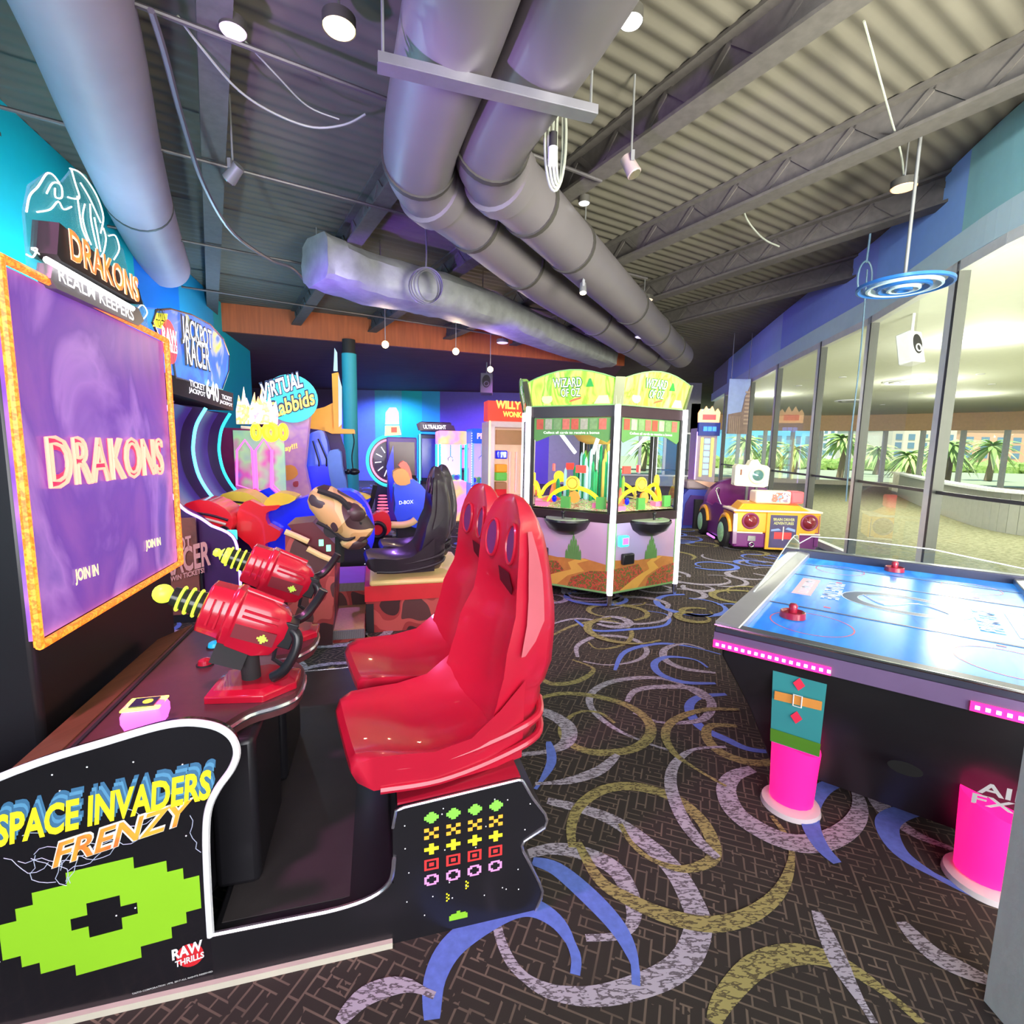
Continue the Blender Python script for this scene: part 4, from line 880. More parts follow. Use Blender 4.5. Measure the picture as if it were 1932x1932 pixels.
# side art with lettering
A1 = art('brown_red_side_art', [(.10, .03, .03), (.22, .07, .05), (.14, .05, .04), (.30, .12, .05)], 3, 'noise', .4, .03, False, None, 4, 1)
sa = MB(A1).box(-3.0, -2.02, 3.28, 3.30, .08, .92).build('side_art', JR)
b = MB(mat('salmon_letters', (.62, .30, .27), .5, emit=.06, var=0))
for tx, a, c, h in (('POT', (328,1043), (362,1036), .12), ('RACER', (312,1090), (398,1066), .22), ('WIN TICKETS!', (322,1098), (386,1080), .045)):
    p, q = ontoS(*a, 3.27), ontoS(*c, 3.27); b.text(tx, p, (q-p).normalized(), (0, 0, 1), (q-p).length, h, .03, .003)
b.build('side_letters', sa)
def toycar(name, pxs, v, m1, label):
    c_ = thing(name, label, 'toy car', S, (ontoS(*pxs[0], v).x, v, .7), 'toy cars at the racer cabinet lanes')
    b = MB(m1); prof(b, pxs, v, .42, 2); b.build('body_shell', c_, bevel=.03)
    xs = [p[0] for p in pxs]; ys = [p[1] for p in pxs]; x0, x1, ya, yb = min(xs), max(xs), min(ys), max(ys)
    b = MB(mat('cream_stripe', (.85, .75, .55), .4, var=0)); line(b, [(x0+8, ya+.42*(yb-ya)), ((x0+x1)/2, ya+.55*(yb-ya)), (x1-12, yb-.3*(yb-ya))], v-.012, .012, 3); b.m(BLACK); line(b, [(x0+12, ya+.35*(yb-ya)), ((x0+x1)/2+4, ya+.42*(yb-ya)), (x1-8, yb-.42*(yb-ya))], v-.008, .012, 3); b.build('stripe', c_)
    b = MB(BLACK); q = ontoS(x1-16, yb-6, v-.01); b.cyl((q.x, q.y-.02, q.z), (q.x, q.y+.03, q.z), .05); b.build('wheel', c_)
    b = MB(BLKM); q = ontoS((x0+x1)/2, yb-8, v+.2); b.box(q.x-.05, q.x+.05, v+.05, v+.35, .1, q.z); b.build('pedestal', c_)
toycar('toy_race_car', [(345,955),(365,945),(395,945),(425,960),(438,978),(436,1000),(418,1008),(395,985),(365,968)], 3.7, REDB, 'red toy race car at the first lane of the racer cabinet')
toycar('toy_race_car', [(412,938),(435,928),(465,930),(490,945),(505,962),(500,978),(470,975),(440,955)], 4.55, YELB, 'yellow toy race car at the second lane of the racer cabinet')
rd = thing('card_reader', 'small teal glowing card reader on the post beside the red toy car', 'card reader', S, (ontoS(437, 1010, 3.6).x, 3.6, 0))
b = MB(glow('teal_reader', (.05, .85, .7), 1.3)); q = ontoS(437, 1010, 3.6); b.box(q.x-.045, q.x+.045, 3.56, 3.62, q.z-.05, q.z+.05); b.build('housing', rd, bevel=.01)
b = MB(BLKM).cyl((q.x, 3.62, 0), (q.x, 3.62, q.z-.04), .04); b.build('post', rd)

# ---- pink framed lane game
PK = glow('pink_neon', (1, .12, .55), 1.5); HX = thing('pink_lane_game', 'pink neon hexagonal lane game with a crown of white spikes and gold drums', 'arcade machine', S, (-2.3, 5.6, 0))
MB(mat('magenta_cabinet', (.22, .02, .12), .35, var=.3)).box(-2.9, -1.75, 5.62, 6.0, 0, .62).box(-2.9, -1.95, 5.75, 6.6, .62, 1.75).build('cabinet_body', HX)
b = MB(art('lane_artwork', [(.05, .10, .6), (.3, .6, .3), (.5, .1, .4), (.1, .2, .7)], 3, 'noise', .3, .4, False)).box(-2.3, -1.7, 5.70, 5.74, .75, 1.72); b.build('playfield', HX)
for i, fr_ in enumerate(([(447,850),(462,830),(475,848),(480,925),(447,915)], [(482,850),(498,828),(513,852),(515,915),(540,938),(486,925)])):
    b = MB(PK); line(b, fr_, 5.6, .014, 0, 6, closed=True); b.build('neon_frame', HX)
b = MB(PK); line(b, [(478,850),(481,935),(500,950)], 5.58, .02, 0, 6); line(b, [(513,848),(512,920),(545,948)], 5.58, .02, 0, 6); b.build('neon_post', HX)
b = MB(REDB); prof(b, [(460,930),(480,922),(500,940),(488,955),(466,948)], 5.5, .1); b.m(BLUE); prof(b, [(486,928),(508,920),(530,940),(510,950)], 5.5, .1); b.build('control_panel', HX)
r0 = random.Random(4); CRW = art('white_orange_flames', [(1, .9, .85), (1, .5, .1), (.95, .85, .9), (.7, .3, .7)], 8, 'noise', .3, 1.2, False)
for k in range(9):
    px = 452+k*8.2; b = MB(CRW); h = 735 if k % 2 else 752; prof(b, [(px-6, 800), (px-7, 775), (px+r0.uniform(-4, 4), h+r0.uniform(-8, 8)), (px+7, 778), (px+6, 800)], 5.45+.03*(k % 3), .02); b.build('crown_spike', HX)
GO = glow('gold_drum_light', (1, .62, .02), 2.0)
for px, w in ((483, 1), (511, 1.6), (534, 1)):
    b = MB(GO); q = ontoS(px, 815, 5.5); b.torus((q.x, q.y, q.z), .085, .028*w, 'y', 24, 8, .45*w, 1.0); b.build('gold_drum', HX)
b = MB(WHITE); line(b, [(455,806),(540,812)], 5.55, .02, 0); b.build('drum_bar', HX)
# ---- VR ride with round teal sign
RB_ = thing('virtual_ride_cabinet', 'mauve cartoon-art cabinet under a round teal sign with white and yellow lettering', 'arcade machine', S, (-1.8, 7, 0))
b = MB(art('mauve_print', [(.52, .25, .36), (.62, .32, .42), (.45, .20, .42), (.70, .42, .40)], 2, 'noise', .4, .22, False, None, 3)); prof(b, [(515,790),(585,772),(580,830),(575,880),(590,950),(520,955),(512,880)], 7.0, .22); b.build('side_panel', RB_, bevel=.03)
b = MB(mat('dark_cabinet_inner', (.03, .03, .05), .5)); prof(b, [(515,950),(590,950),(590,985),(515,985)], 7.0, .22); b.box(-2.2, -1.6, 7.0, 7.22, 0, .5); b.build('cabinet_base', RB_)
q = ontoS(549, 752, 6.9); sn = MB(glow('teal_sign_disc', (.04, .50, .55), .8)).prism(circ(q.x, q.z, .38, .36, 32), 6.9, 6.96, 'xz').build('sign_disc', RB_)
b = MB(mat('navy_letter_edge', (.03, .04, .12), .5, var=0))
def vt(b, t, px0, py0, px1, py1, h, v, off=.02, lift=.004):
    a, c = ontoS(px0, py0, v), ontoS(px1, py1, v); d = c-a; return b.text(t, a, d.normalized(), (-.12, 0, 1), d.length, h, off, lift)
vt(b, 'ViRTUAL', 494, 757, 574, 732, .27, 6.89, .09); vt(b, 'Rabbids', 512, 792, 597, 765, .27, 6.88, .09)
b.m(WG); vt(b, 'ViRTUAL', 496, 755, 572, 730, .23, 6.885, .02, .012); b.m(glow('yellow_sign_letters', (.9, .68, .10), 1.0)); vt(b, 'Rabbids', 514, 790, 595, 763, .23, 6.875, .02, .012); vt(b, 'Daaay!!!', 517, 860, 562, 848, .10, 6.99, .02, .012); b.build('sign_letters', sn)
b = MB(mat('orange_print', (.85, .35, .05), .5, emit=.1)); prof(b, [(530,893),(540,878),(556,880),(562,895),(550,905),(535,905)], 6.97, .02, 2); b.m(mat('red_print', (.6, .08, .08), .5)); prof(b, [(553,910),(562,908),(562,918),(554,918)], 6.965, .02, 2); b.build('round_prints', RB_)
dm = thing('white_dome', 'white domed lid standing below the mauve cabinet artwork', 'lid', S, (ontoS(552, 940, 6.2).x, 6.2, 0))
b = MB(mat('lilac_dome', (.75, .60, .85), .35, emit=.15)); q = ontoS(552, 945, 6.2); b.ball((q.x, 6.2, q.z-.02), .17, .17, .13); b.build('dome', dm); MB(BLKM).cyl((q.x, 6.2, 0), (q.x, 6.2, q.z-.05), .12).build('dome_stand', dm)
OR = mat('orange_panel', (.90, .36, .02), .4, emit=.22, var=.06)
vr = thing('headset_ride_tower', 'orange tower with tall narrow screens and a shelf holding a dangling black headset', 'arcade machine', S, (-1.4, 8, 0))
b = MB(OR); prof(b, [(583,775),(612,768),(632,758),(632,812),(620,815),(600,810),(583,808)], 8.0, .5); prof(b, [(626,705),(638,702),(644,730),(644,812),(630,812),(628,760)], 7.9, .12); b.build('tower_housing', vr, bevel=.015)
b = MB(mat('pale_blue_tower_screen', (.45, .62, .80), .2, emit=.35, var=0)); prof(b, [(638,706),(645,730),(645,800),(639,806)], 7.87, .03); prof(b, [(629,700),(631,656),(636,665),(637,700)], 7.95, .03); b.build('screen', vr)
b = MB(OR); prof(b, [(613,805),(625,808),(668,810),(669,818),(625,818),(613,812)], 7.8, .35); b.build('shelf_arm', vr, bevel=.01)
b = MB(BLACK); line(b, [(666,818),(668,835),(664,860),(666,885)], 7.8, .012, 4); q = ontoS(668, 890, 7.8); b.ball((q.x, 7.8, q.z), .10, .06, .06, 12); b.ball((q.x-.1, 7.8, q.z), .06, .05, .05, 10); b.build('headset', vr)
b = MB(mat('dark_support_column', (.06, .02, .12), .5)); prof(b, [(607,812),(640,818),(650,850),(655,920),(655,960),(600,960),(610,850)], 8.05, .3); b.build('tower_column', vr)
bs = thing('blue_ride_seat', 'glossy blue high-backed ride pod below the orange tower', 'ride seat', S, (-1.5, 7.4, 0))
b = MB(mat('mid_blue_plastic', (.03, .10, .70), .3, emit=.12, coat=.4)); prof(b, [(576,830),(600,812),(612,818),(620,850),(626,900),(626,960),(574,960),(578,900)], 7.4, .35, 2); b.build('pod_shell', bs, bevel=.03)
b = MB(BLUE); prof(b, [(582,880),(625,876),(634,930),(585,940)], 7.3, .12); b.build('pod_cushion', bs, bevel=.02); b = MB(mat('steel_blue_seat', (.10, .22, .60), .35, emit=.08)); prof(b, [(617,862),(630,848),(642,852),(645,880),(655,930),(640,950),(628,930)], 7.25, .3, 2); b.build('seat_back', bs, bevel=.03)
b = MB(BLACK); line(b, [(590,832),(602,872),(602,880)], 7.28, .012, 0); line(b, [(600,828),(616,866),(616,880)], 7.28, .012, 0); b.build('safety_bar', bs)
q = ontoS(664, 925, 11.4)
c_ = MB(mat('aqua_column_paint', (.04, .42, .55), .55, var=.05)).cyl((q.x, 11.4, 0), (q.x, 11.4, 3.72), .17, n=28); c_.m(BLKM).cyl((q.x, 11.4, 3.72), (q.x, 11.4, 4.05), .15, n=28)
tag(c_.build('column', fr=S, at=(q.x, 11.4, 0)), 'round aqua column with a black upper end behind the orange tower', 'column')
# ---- motion seat pod
db = thing('motion_seat_pod', 'rounded blue motion seat pod with an orange headrest and cream bumper tube', 'ride seat', S, (0, 6, 0))
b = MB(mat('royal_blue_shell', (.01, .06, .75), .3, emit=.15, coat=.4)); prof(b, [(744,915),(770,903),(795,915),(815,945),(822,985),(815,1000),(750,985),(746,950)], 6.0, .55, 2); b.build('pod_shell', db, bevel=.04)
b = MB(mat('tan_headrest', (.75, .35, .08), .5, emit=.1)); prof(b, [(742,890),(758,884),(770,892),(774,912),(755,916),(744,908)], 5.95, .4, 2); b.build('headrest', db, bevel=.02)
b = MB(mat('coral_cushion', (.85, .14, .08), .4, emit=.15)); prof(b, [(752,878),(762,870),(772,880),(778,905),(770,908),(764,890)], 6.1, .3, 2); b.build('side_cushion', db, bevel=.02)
b = MB(CREAM); line(b, [(738,990),(760,990),(776,986),(784,980)], 5.85, .05, 4, 10); b.build('bumper_tube', db)
b = MB(glow('pale_logo', (.55, .65, .95), .8)); p, q = ontoS(753, 952, 5.985), ontoS(780, 950, 5.985); b.text('D-BOX', p, (q-p).normalized(), (0, 0, 1), (q-p).length, .055, .02, .003); b.build('logo', db)
MB(BLKM).box(-.25, .3, 6.05, 6.5, 0, .4).build('pod_base', db)
# ---- far row
def cabinet(name, label, cat, x0, x1, y, d, z1, body, face=None, fz=(.8, 1.6), top=None, tz=None, edge=None, group=None, shelf=True, letters=None, lm=None):
    c = thing(name, label, cat, S, ((x0+x1)/2, y, 0), group)
    b = MB(body); b.box(x0, x1, y, y+d, 0, fz[0]-.05).box(x0, x1, y+.25, y+d, fz[0]-.05, z1); b.build('cabinet_body', c, bevel=.02)
    if shelf: MB(BLKM).prism([(y-.12, fz[0]-.12), (y-.12, fz[0]-.06), (y+.25, fz[0]), (y+.25, fz[0]-.12)], x0+.03, x1-.03, 'yz').build('control_panel', c)
    if face: MB(face).box(x0+.05, x1-.05, y+.22, y+.25, fz[0], fz[1]).build('screen', c)
    if top:
        tp = MB(top).box(x0, x1, y+.02, y+.25, tz[0], tz[1]).build('marquee', c, bevel=.03)
        if letters: w = x1-x0; MB(lm or WG).text(letters, (x0+w*.12, y+.015, tz[0]+(tz[1]-tz[0])*.3), (1, 0, 0), (0, 0, 1), w*.76, (tz[1]-tz[0])*.4, .03, .004).build('marquee_letters', tp)
    if edge:
        for k, x in enumerate((x0, x1)): MB(edge).cyl((x, y+.2, .1), (x, y+.2, z1), .02, n=8).build('edge_light', c)
    return c
# prize wheel
wq = ontoS(737, 870, 10)
wh = thing('prize_wheel_game', 'big round prize wheel rimmed in teal and pink light behind the purple cabinet', 'arcade machine', S, (wq.x, 10.1, 0))
MB(DKP).prism(circ(wq.x, wq.z, .50, .56, 32), 10.12, 10.2, 'xz').build('wheel_disc', wh)
MB(glow('teal_rim', (.05, .6, .62), 1.1)).torus((wq.x, 10.1, wq.z), .5, .035, 'y', 40, 8, 1, 1.12).build('outer_rim', wh)
MB(glow('pink_rim', (1, .30, .42), 1.3)).torus((wq.x, 10.08, wq.z), .42, .022, 'y', 40, 8, 1, 1.12).build('inner_rim', wh)
for k in range(12):
    a = k/12*6.283+.1; MB(WG).bar((wq.x+.2*math.cos(a), 10.1, wq.z+.22*math.sin(a)), (wq.x+.34*math.cos(a), 10.1, wq.z+.38*math.sin(a)), .03, .02).build('spoke_light', wh)
MB(DKP).box(wq.x-.35, wq.x+.35, 10.15, 10.7, 0, .75).build('wheel_base', wh)
pc = cabinet('purple_racer_cabinet', 'purple-sided cabinet with a tall pink-lit arched topper and a scoreboard', 'arcade machine', -.32, .30, 9.2, .8, 1.75, mat('deep_purple_side', (.10, .02, .35), .35, emit=.05, ecol=(.3, .05, .9)), mat('dark_red_screen', (.10, .01, .02), .2, emit=.1), (.95, 1.65))
b = MB(glow('pink_topper', (1, .42, .62), .9)); prof(b, [(727,800),(728,778),(735,769),(747,769),(752,778),(753,800)], 9.2, .15); b.build('arched_topper', pc)
b = MB(glow('yellow_score_rim', (1, .8, .3), 1.0)); prof(b, [(726,822),(727,803),(753,803),(757,820)], 9.15, .2); b.m(glow('red_score', (1, .05, .03), 1.5)); prof(b, [(738,816),(738,806),(749,806),(749,816)], 9.12, .02); b.build('score_display', pc)
b = MB(BLUE); prof(b, [(729,880),(742,840),(744,900),(738,950)], 9.0, .1); b.build('blue_side_fin', pc)
cabinet('curved_screen_game', 'blue-screened game with thin curved cyan side lights under a slanted white title', 'arcade machine', .42, 1.12, 9.95, .7, 1.85, mat('navy_side', (.02, .02, .12), .35), mat('deep_blue_screen', (.01, .01, .25), .2, emit=.5, ecol=(.02, .02, .5)), (.85, 1.75), DKP, (1.9, 2.12), CY, None, True, 'PLAY', WG)
b = thing('title_sign', 'slanted dark sign with white title letters above the blue-screened game', 'sign', S, (.75, 9.7, 2.13))
sb = MB(DKP); prof(sb, [(786,800),(792,796),(856,803),(860,814),(790,812)], 9.7, .1); sb = sb.build('sign_panel', b); lb = MB(WG); vt(lb, 'ULTRALIGHT', 799, 809, 842, 810, .09, 9.68, .03); lb.build('sign_letters', sb)
# claw machines
C_LAST = []
def claw(name, label, x0, x1, y, d, z0, z1, z2, post, header, inner, letters=None):
    c = thing(name, label, 'claw machine', S, ((x0+x1)/2, y, 0))
    MB(header).box(x0, x1, y, y+d, 0, z0).build('lower_cabinet', c, bevel=.02)
    MB(header).box(x0, x1, y, y+d, z1, z2).build('header', c, bevel=.02)
    for x in (x0+.02, x1-.02):
        for yy in (y+.02, y+d-.02): MB(post).box(x-.02, x+.02, yy-.02, yy+.02, z0, z1).build('corner_post', c)
    MB(inner).box(x0+.04, x1-.04, y+d-.1, y+d-.08, z0, z1).build('back_panel', c)
    r0 = random.Random(int(x0*100)); cl = [mat('prize_%d' % i, q, .5, emit=.15) for i, q in enumerate([(.1, .1, .8), (.8, .1, .5), (.9, .8, .3), (.1, .6, .7), (.85, .85, .9), (.2, .6, .15)])]
    for i in range(11): MB(cl[i % 6]).ball((r0.uniform(x0+.1, x1-.1), r0.uniform(y+.12, y+d-.2), z0+.07), r0.uniform(.05, .08), n=8).build('plush_prize', c)
    xc = (x0+x1)/2; MB(CHROME).cyl((xc, y+d/2, z1), (xc, y+d/2, z1-.25), .012, n=8).tube([(xc, y+d/2, z1-.25), (xc-.06, y+d/2, z1-.3), (xc-.04, y+d/2, z1-.36)], .008, 6).tube([(xc, y+d/2, z1-.25), (xc+.06, y+d/2, z1-.3), (xc+.04, y+d/2, z1-.36)], .008, 6).build('claw', c)
    MB(GLASS).quad((x0+.03, y, z0), (x1-.03, y, z0), (x1-.03, y, z1), (x0+.03, y, z1)).build('pane', c)
    C_LAST.append(c)
    if letters: MB(glow('pink_yellow_letters', (1, .45, .5), 1.3)).text(letters, (x0+.1, y-.004, z1+(z2-z1)*.3), (1, 0, 0), (0, 0, 1), (x1-x0)*.75, (z2-z1)*.4, .03, .004).build('header_letters', c)
claw('claw_machine', 'pastel claw machine with teal side posts and a rainbow header', .72, 1.30, 9.0, .7, .85, 1.62, 1.9, TE, art('pastel_header', [(.1, .7, .75), (.9, .5, .2), (.9, .3, .6), (.5, .3, .9)], 2.5, 'noise', .3, .9, False), glow('warm_back', (.8, .6, .75), .7))
claw('claw_machine', 'blue claw machine with bead lights down its left edge and pink ticket art', 1.36, 1.90, 8.7, .7, .80, 1.65, 1.95, glow('blue_post', (.1, .2, 1), 2), mat('blue_cabinet', (.02, .08, .75), .3, emit=.6, ecol=(.02, .15, 1)), glow('lilac_back', (.55, .35, .95), .8), 'PRIZES')
bl = C_LAST[-1]
for k in range(26): MB(WG).ball((1.345, 8.66, .6+k*.05), .011, n=6).build('bead_light', bl)
# candy machine left of the hexagonal game
wl_ = thing('candy_coin_pusher', 'red and cream coin pusher with candy decorations and yellow title letters', 'arcade machine', S, (1.6, 6.6, 0))
x0, x1, y = 1.27, 2.05, 6.6; CRM = mat('pale_pink_frame', (.80, .62, .58), .4, emit=.1)
b = MB(CRM).box(x0, x1, y, y+.7, 0, .75).box(x0, x0+.08, y, y+.7, .75, 1.95).box(x1-.08, x1, y, y+.7, .75, 1.95).box(x0, x1, y, y+.7, 1.9, 2.0); b.build('frame', wl_, bevel=.01)
MB(glow('amber_edge', (1, .72, .30), 1.3)).box(x0-.02, x0, y-.01, y+.02, .1, 2.0).build('edge_light', wl_)
MB(mat('warm_cream_back', (.85, .62, .45), .5, emit=.35)).box(x0+.08, x1-.08, y+.5, y+.52, .75, 1.9).build('back_panel', wl_)
mw = MB(mat('red_marquee', (.85, .05, .02), .4, emit=.5)).box(x0-.05, x1, y-.02, y+.3, 2.0, 2.32).build('marquee', wl_)
MB(glow('yellow_sign_letters', (.9, .68, .10), 1.0)).text('WILLY', (x0+.08, y-.025, 2.2), (1, 0, -.02), (0, 0, 1), .42, .13, .04, .004).text('WONKA', (x0+.2, y-.025, 2.07), (1, 0, -.02), (0, 0, 1), .38, .09, .04, .004).build('marquee_letters', mw)
CB = mat('chocolate_board', (.45, .20, .08), .5, emit=.15); MB(CB).box(x0+.12, x1-.12, y+.1, y+.14, 1.62, 1.86).build('hanging_board', wl_)
for i, (zz, mm) in enumerate(((1.45, BLUE), (1.22, OR), (1.08, mat('leaf_green_plastic', (.15, .6, .08), .4, emit=.2)), (.92, CB), (.82, REDB))): MB(mm).box(x0+.13, x0+.33, y+.12, y+.3, zz-.07, zz+.07).build('candy_block', wl_, bevel=.02)
STR = art('candy_stripe', [(.9, .85, .8), (.85, .35, .15)], 16, 'wave', .4, .3, True, (1, 1, 1.3))
for x in (x0+.40, x0+.52): MB(STR).cyl((x, y+.25, .8), (x, y+.25, 1.5), .03, n=12).build('candy_cane', wl_)
MB(OR).box(x0+.05, x1-.05, y-.02, y, .35, .6).build('coin_panel', wl_)
# extra dim cabinets filling the far row
for i, (x, yy, nm, mcol, lb) in enumerate([(-4.2, 15.0, 'pink', (.9, .2, .5), 'far cabinet with a pink lit face beside the aqua column'), (-2.9, 16, 'blue', (.1, .3, 1), 'far cabinet with a blue lit face left of the prize wheel'), (2.1, 14.5, 'violet', (.5, .2, 1), 'far cabinet with a violet lit face right of the claw machines'), (-6.6, 15, 'teal', (.1, .7, .7), 'far teal-lit cabinet in the recess behind the left wall')]):
    cabinet('video_cabinet', lb, 'arcade machine', x, x+.7, yy, .7, 1.8, DKP, glow('%s_lit_screen' % nm, mcol, .8), (.9, 1.5), glow('%s_marquee' % nm, mcol, 1.0), (1.55, 1.8), None, 'dim cabinets in the far row')
# ================================================================== HEXAGONAL COIN PUSHER
HC = Vector((.964, 5.78, 0)); HR = .95; AP = HR*.866
hx = thing('hexagonal_coin_pusher', 'tall hexagonal coin pusher with green lit marquees and white light posts', 'arcade machine', W, (HC.x, HC.y, 0))
def hexp(r, z, off=271.5): return [(HC.x+r*math.cos(R(off+60*i)), HC.y+r*math.sin(R(off+60*i)), z) for i in range(6)]
b = MB(BLACK); b.loft([hexp(HR*.93, .10), hexp(HR*.93, .84)], sm=False); b.build('base_core', hx)
MB(mat('dark_header_frame', (.03, .015, .02), .35)).loft([hexp(HR*.985, 1.88), hexp(HR*.985, 1.985)], sm=False).build('roof_ring', hx)
PST = glow('white_post_light', (.95, .93, 1), 1.7)
for i, (x, y, z) in enumerate(hexp(HR, 0)):
    MB(PST).box(x-.026, x+.026, y-.026, y+.026, .12, 1.99).build('light_post', hx, bevel=.008)
    b = MB(CHROME).cyl((x, y, 0), (x, y, .12), .022, .03, 12); b.build('levelling_foot', hx)
    b = MB(mat('dark_olive_fin', (.10, .11, .04), .4, emit=.08)); x2, y2 = HC.x+(x-HC.x)*1.06, HC.y+(y-HC.y)*1.06
    a = R(271.5+60*i); pd = Vector((-math.sin(a), math.cos(a), 0))*.05
    b.add([Vector((x, y, 1.99))-pd, Vector((x, y, 1.99))+pd, Vector((x2, y2, 2.24))+pd*.9, Vector((x2, y2, 2.24))-pd*.9, Vector((x-(x-HC.x)*.12, y-(y-HC.y)*.12, 1.99))], [(0,1,2,3), (1,4,2), (0,3,4), (2,4,3)]); b.build('corner_fin', hx)
GM = art('green_glade_print', [(.05, .32, .02), (.25, .62, .04), (.55, .75, .12), (.15, .50, .03), (.75, .78, .20)], 2.6, 'noise', .3, .28, False, (3, 3, .8), 3, .6)
SKYP = art('lilac_sky_print', [(.34, .20, .42), (.50, .32, .46), (.40, .34, .58)], 1.6, 'noise', .4, .12, False)
ORP = mat('orange_field_print', (.55, .22, .05), .45, emit=.05, var=.3, scale=14); YP = mat('golden_path_print', (.75, .42, .08), .45, emit=.05, var=.1)
POP = art('poppy_print', [(.45, .04, .03), (.12, .18, .03), (.60, .08, .05), (.20, .10, .03)], 26, 'noise', .45, .05, True); GSP = mat('green_spire_print', (.12, .28, .08), .4, emit=.05, var=.2)
GF = mat('green_trim_line', (.20, .42, .15), .35, emit=.1)
for k in range(6):
    ph = 241.5+60*k; n = Vector((math.cos(R(ph)), math.sin(R(ph)), 0))
    T = Matrix.Translation(HC+n*AP) @ Matrix.Rotation(R(ph+90), 4, 'Z')
    def fb(m): b = MB(m); b.T = T; return b
    h = .44
    fb(mat('dark_header_frame', (.03, .015, .02))).box(-h, h, -.005, .05, .84, .93).build('middle_rail', hx)
    lp_ = fb(SKYP).box(-h, h, .0, .02, .13, .84).build('lower_panel', hx)
    fb(GLASS).quad((-h, 0, .93), (h, 0, .93), (h, 0, 1.88), (-h, 0, 1.88)).build('pane', hx)
    fb(BLKM).box(-h-.01, -h+.025, -.004, .03, .93, 1.88).box(h-.025, h+.01, -.004, .03, .93, 1.88).build('window_frame', hx)
    arch = [(-h-.02, 1.99), (h+.02, 1.99)]+[(x*(1.06)*h, 2.20+.125*math.cos(x*1.35)) for x in [1, .75, .5, .25, 0, -.25, -.5, -.75, -1]]
    mq_ = MB(GM); mq_.T = T
    sh = lambda z: -(z-1.99)*.22
    mq_.add([(x, sh(z), z) for x, z in arch]+[(x, sh(z)+.06, z) for x, z in arch], [tuple(range(len(arch))), tuple(range(2*len(arch)-1, len(arch)-1, -1))]+[(i, len(arch)+i, len(arch)+(i+1) % len(arch), (i+1) % len(arch)) for i in range(len(arch))])
    mq_ = mq_.build('marquee', hx)
    if k in (0, 1, 5):
        b = fb(GF); b.tube([(x, sh(z)-.004, z) for x, z in arch], .007, 6, closed=True); b.build('marquee_rim', mq_)
        b = fb(mat('deep_green_letter_edge', (.01, .12, .02), .5, var=0)); b.text('WIZARD', (-.188, sh(2.16)-.004, 2.158), (1, 0, 0), (0, -.22, 1), .316, .10, .07, .001); b.text('OF OZ', (-.108, sh(2.07)-.004, 2.068), (1, 0, 0), (0, -.22, 1), .216, .09, .07, .001); b.m(glow('pale_green_letters', (.95, 1, .85), .9)); b.text('WIZARD', (-.18, sh(2.17)-.008, 2.165), (1, 0, 0), (0, -.22, 1), .30, .085, .0); b.text('OF OZ', (-.10, sh(2.08)-.008, 2.075), (1, 0, 0), (0, -.22, 1), .20, .075, .0)
        b.build('marquee_letters', mq_)
        b = fb(mat('dark_green_spire', (.02, .22, .03), .4, emit=.3)); b.prism([(.17, 2.16), (.205, 2.27), (.24, 2.16)], sh(2.2)-.008, sh(2.2)+.01, 'xz'); b.m(glow('ruby_print', (.8, .08, .03), .7)); b.prism([(-.02, 2.02), (.10, 2.05), (.12, 2.075), (.0, 2.045)], sh(2.04)-.006, sh(2.04), 'xz').m(glow('white_brown_prints', (.7, .45, .25), .5)); b.prism(circ(-.26, 2.06, .06, .05, 10), sh(2.06)-.006, sh(2.06), 'xz').prism([(.24, 2.0), (.40, 2.0), (.37, 2.10), (.30, 2.10)], sh(2.05)-.006, sh(2.05), 'xz'); b.build('marquee_prints', mq_)
        # header valance with row of small cards
        vp = [(-h+.03, 1.66), (-h+.06, 1.63), (-.2, 1.70), (.2, 1.70), (h-.06, 1.63), (h-.03, 1.66), (h-.03, 1.87), (-h+.03, 1.87)]
        va = fb(mat('moss_green_valance', (.09, .20, .06), .4, emit=.15)).prism(vp, .008, .014, 'xz').build('valance', hx)
        cl = [(.40, .06, .04), (.30, .25, .22), (.15, .22, .10), (.45, .10, .08)]
        for j in range(8): fb(mat('card_print_%d' % (j % 4), cl[j % 4], .4, emit=.15, var=.5, scale=40)).box(-.38+j*.096, -.305+j*.096, .003, .008, 1.755, 1.86).build('card_picture', va)
        fb(glow('valance_text', (.8, .95, .75), .8)).text('Collect all cards to receive a bonus', (-.30, .006, 1.712), (1, 0, 0), (0, 0, 1), .60, .024, .01).build('valance_text', va)
        # lower artwork: fields, road and spires
        b = fb(ORP).prism([(-h, .15), (h, .15), (h, .42), (.2, .46), (-.1, .44), (-h, .47)], -.003, 0, 'xz'); b.m(YP).prism([(-.35, .15), (-.10, .15), (.02, .26), (.20, .33), (.12, .40), (.25, .45), (.14, .46), (.02, .40), (.06, .33), (-.16, .25)], -.005, -.003, 'xz')
        b.m(POP).prism([(-h, .15), (-.30, .15), (-.16, .25), (-.02, .31), (-.1, .40), (-h, .38)], -.0045, -.003, 'xz').prism([(.02, .15), (h, .15), (h, .36), (.26, .34), (.06, .25)], -.0045, -.003, 'xz'); b.build('field_print', lp_)
        b = fb(GSP)
        for j, (x, zt) in enumerate([(.0, .54), (.025, .60), (.05, .65), (.075, .70), (.10, .66), (.125, .60), (.15, .55)]): b.prism([(x-.013, .44), (x+.013, .44), (x+.011, zt-.03), (x, zt), (x-.011, zt-.03)], -.006, -.003, 'xz')
        b.build('spire_print', lp_)
        b = fb(BLACK)
        b.box(-.35, -.20, -.05, .0, .42, .53); b.build('ticket_slot', hx, bevel=.012)
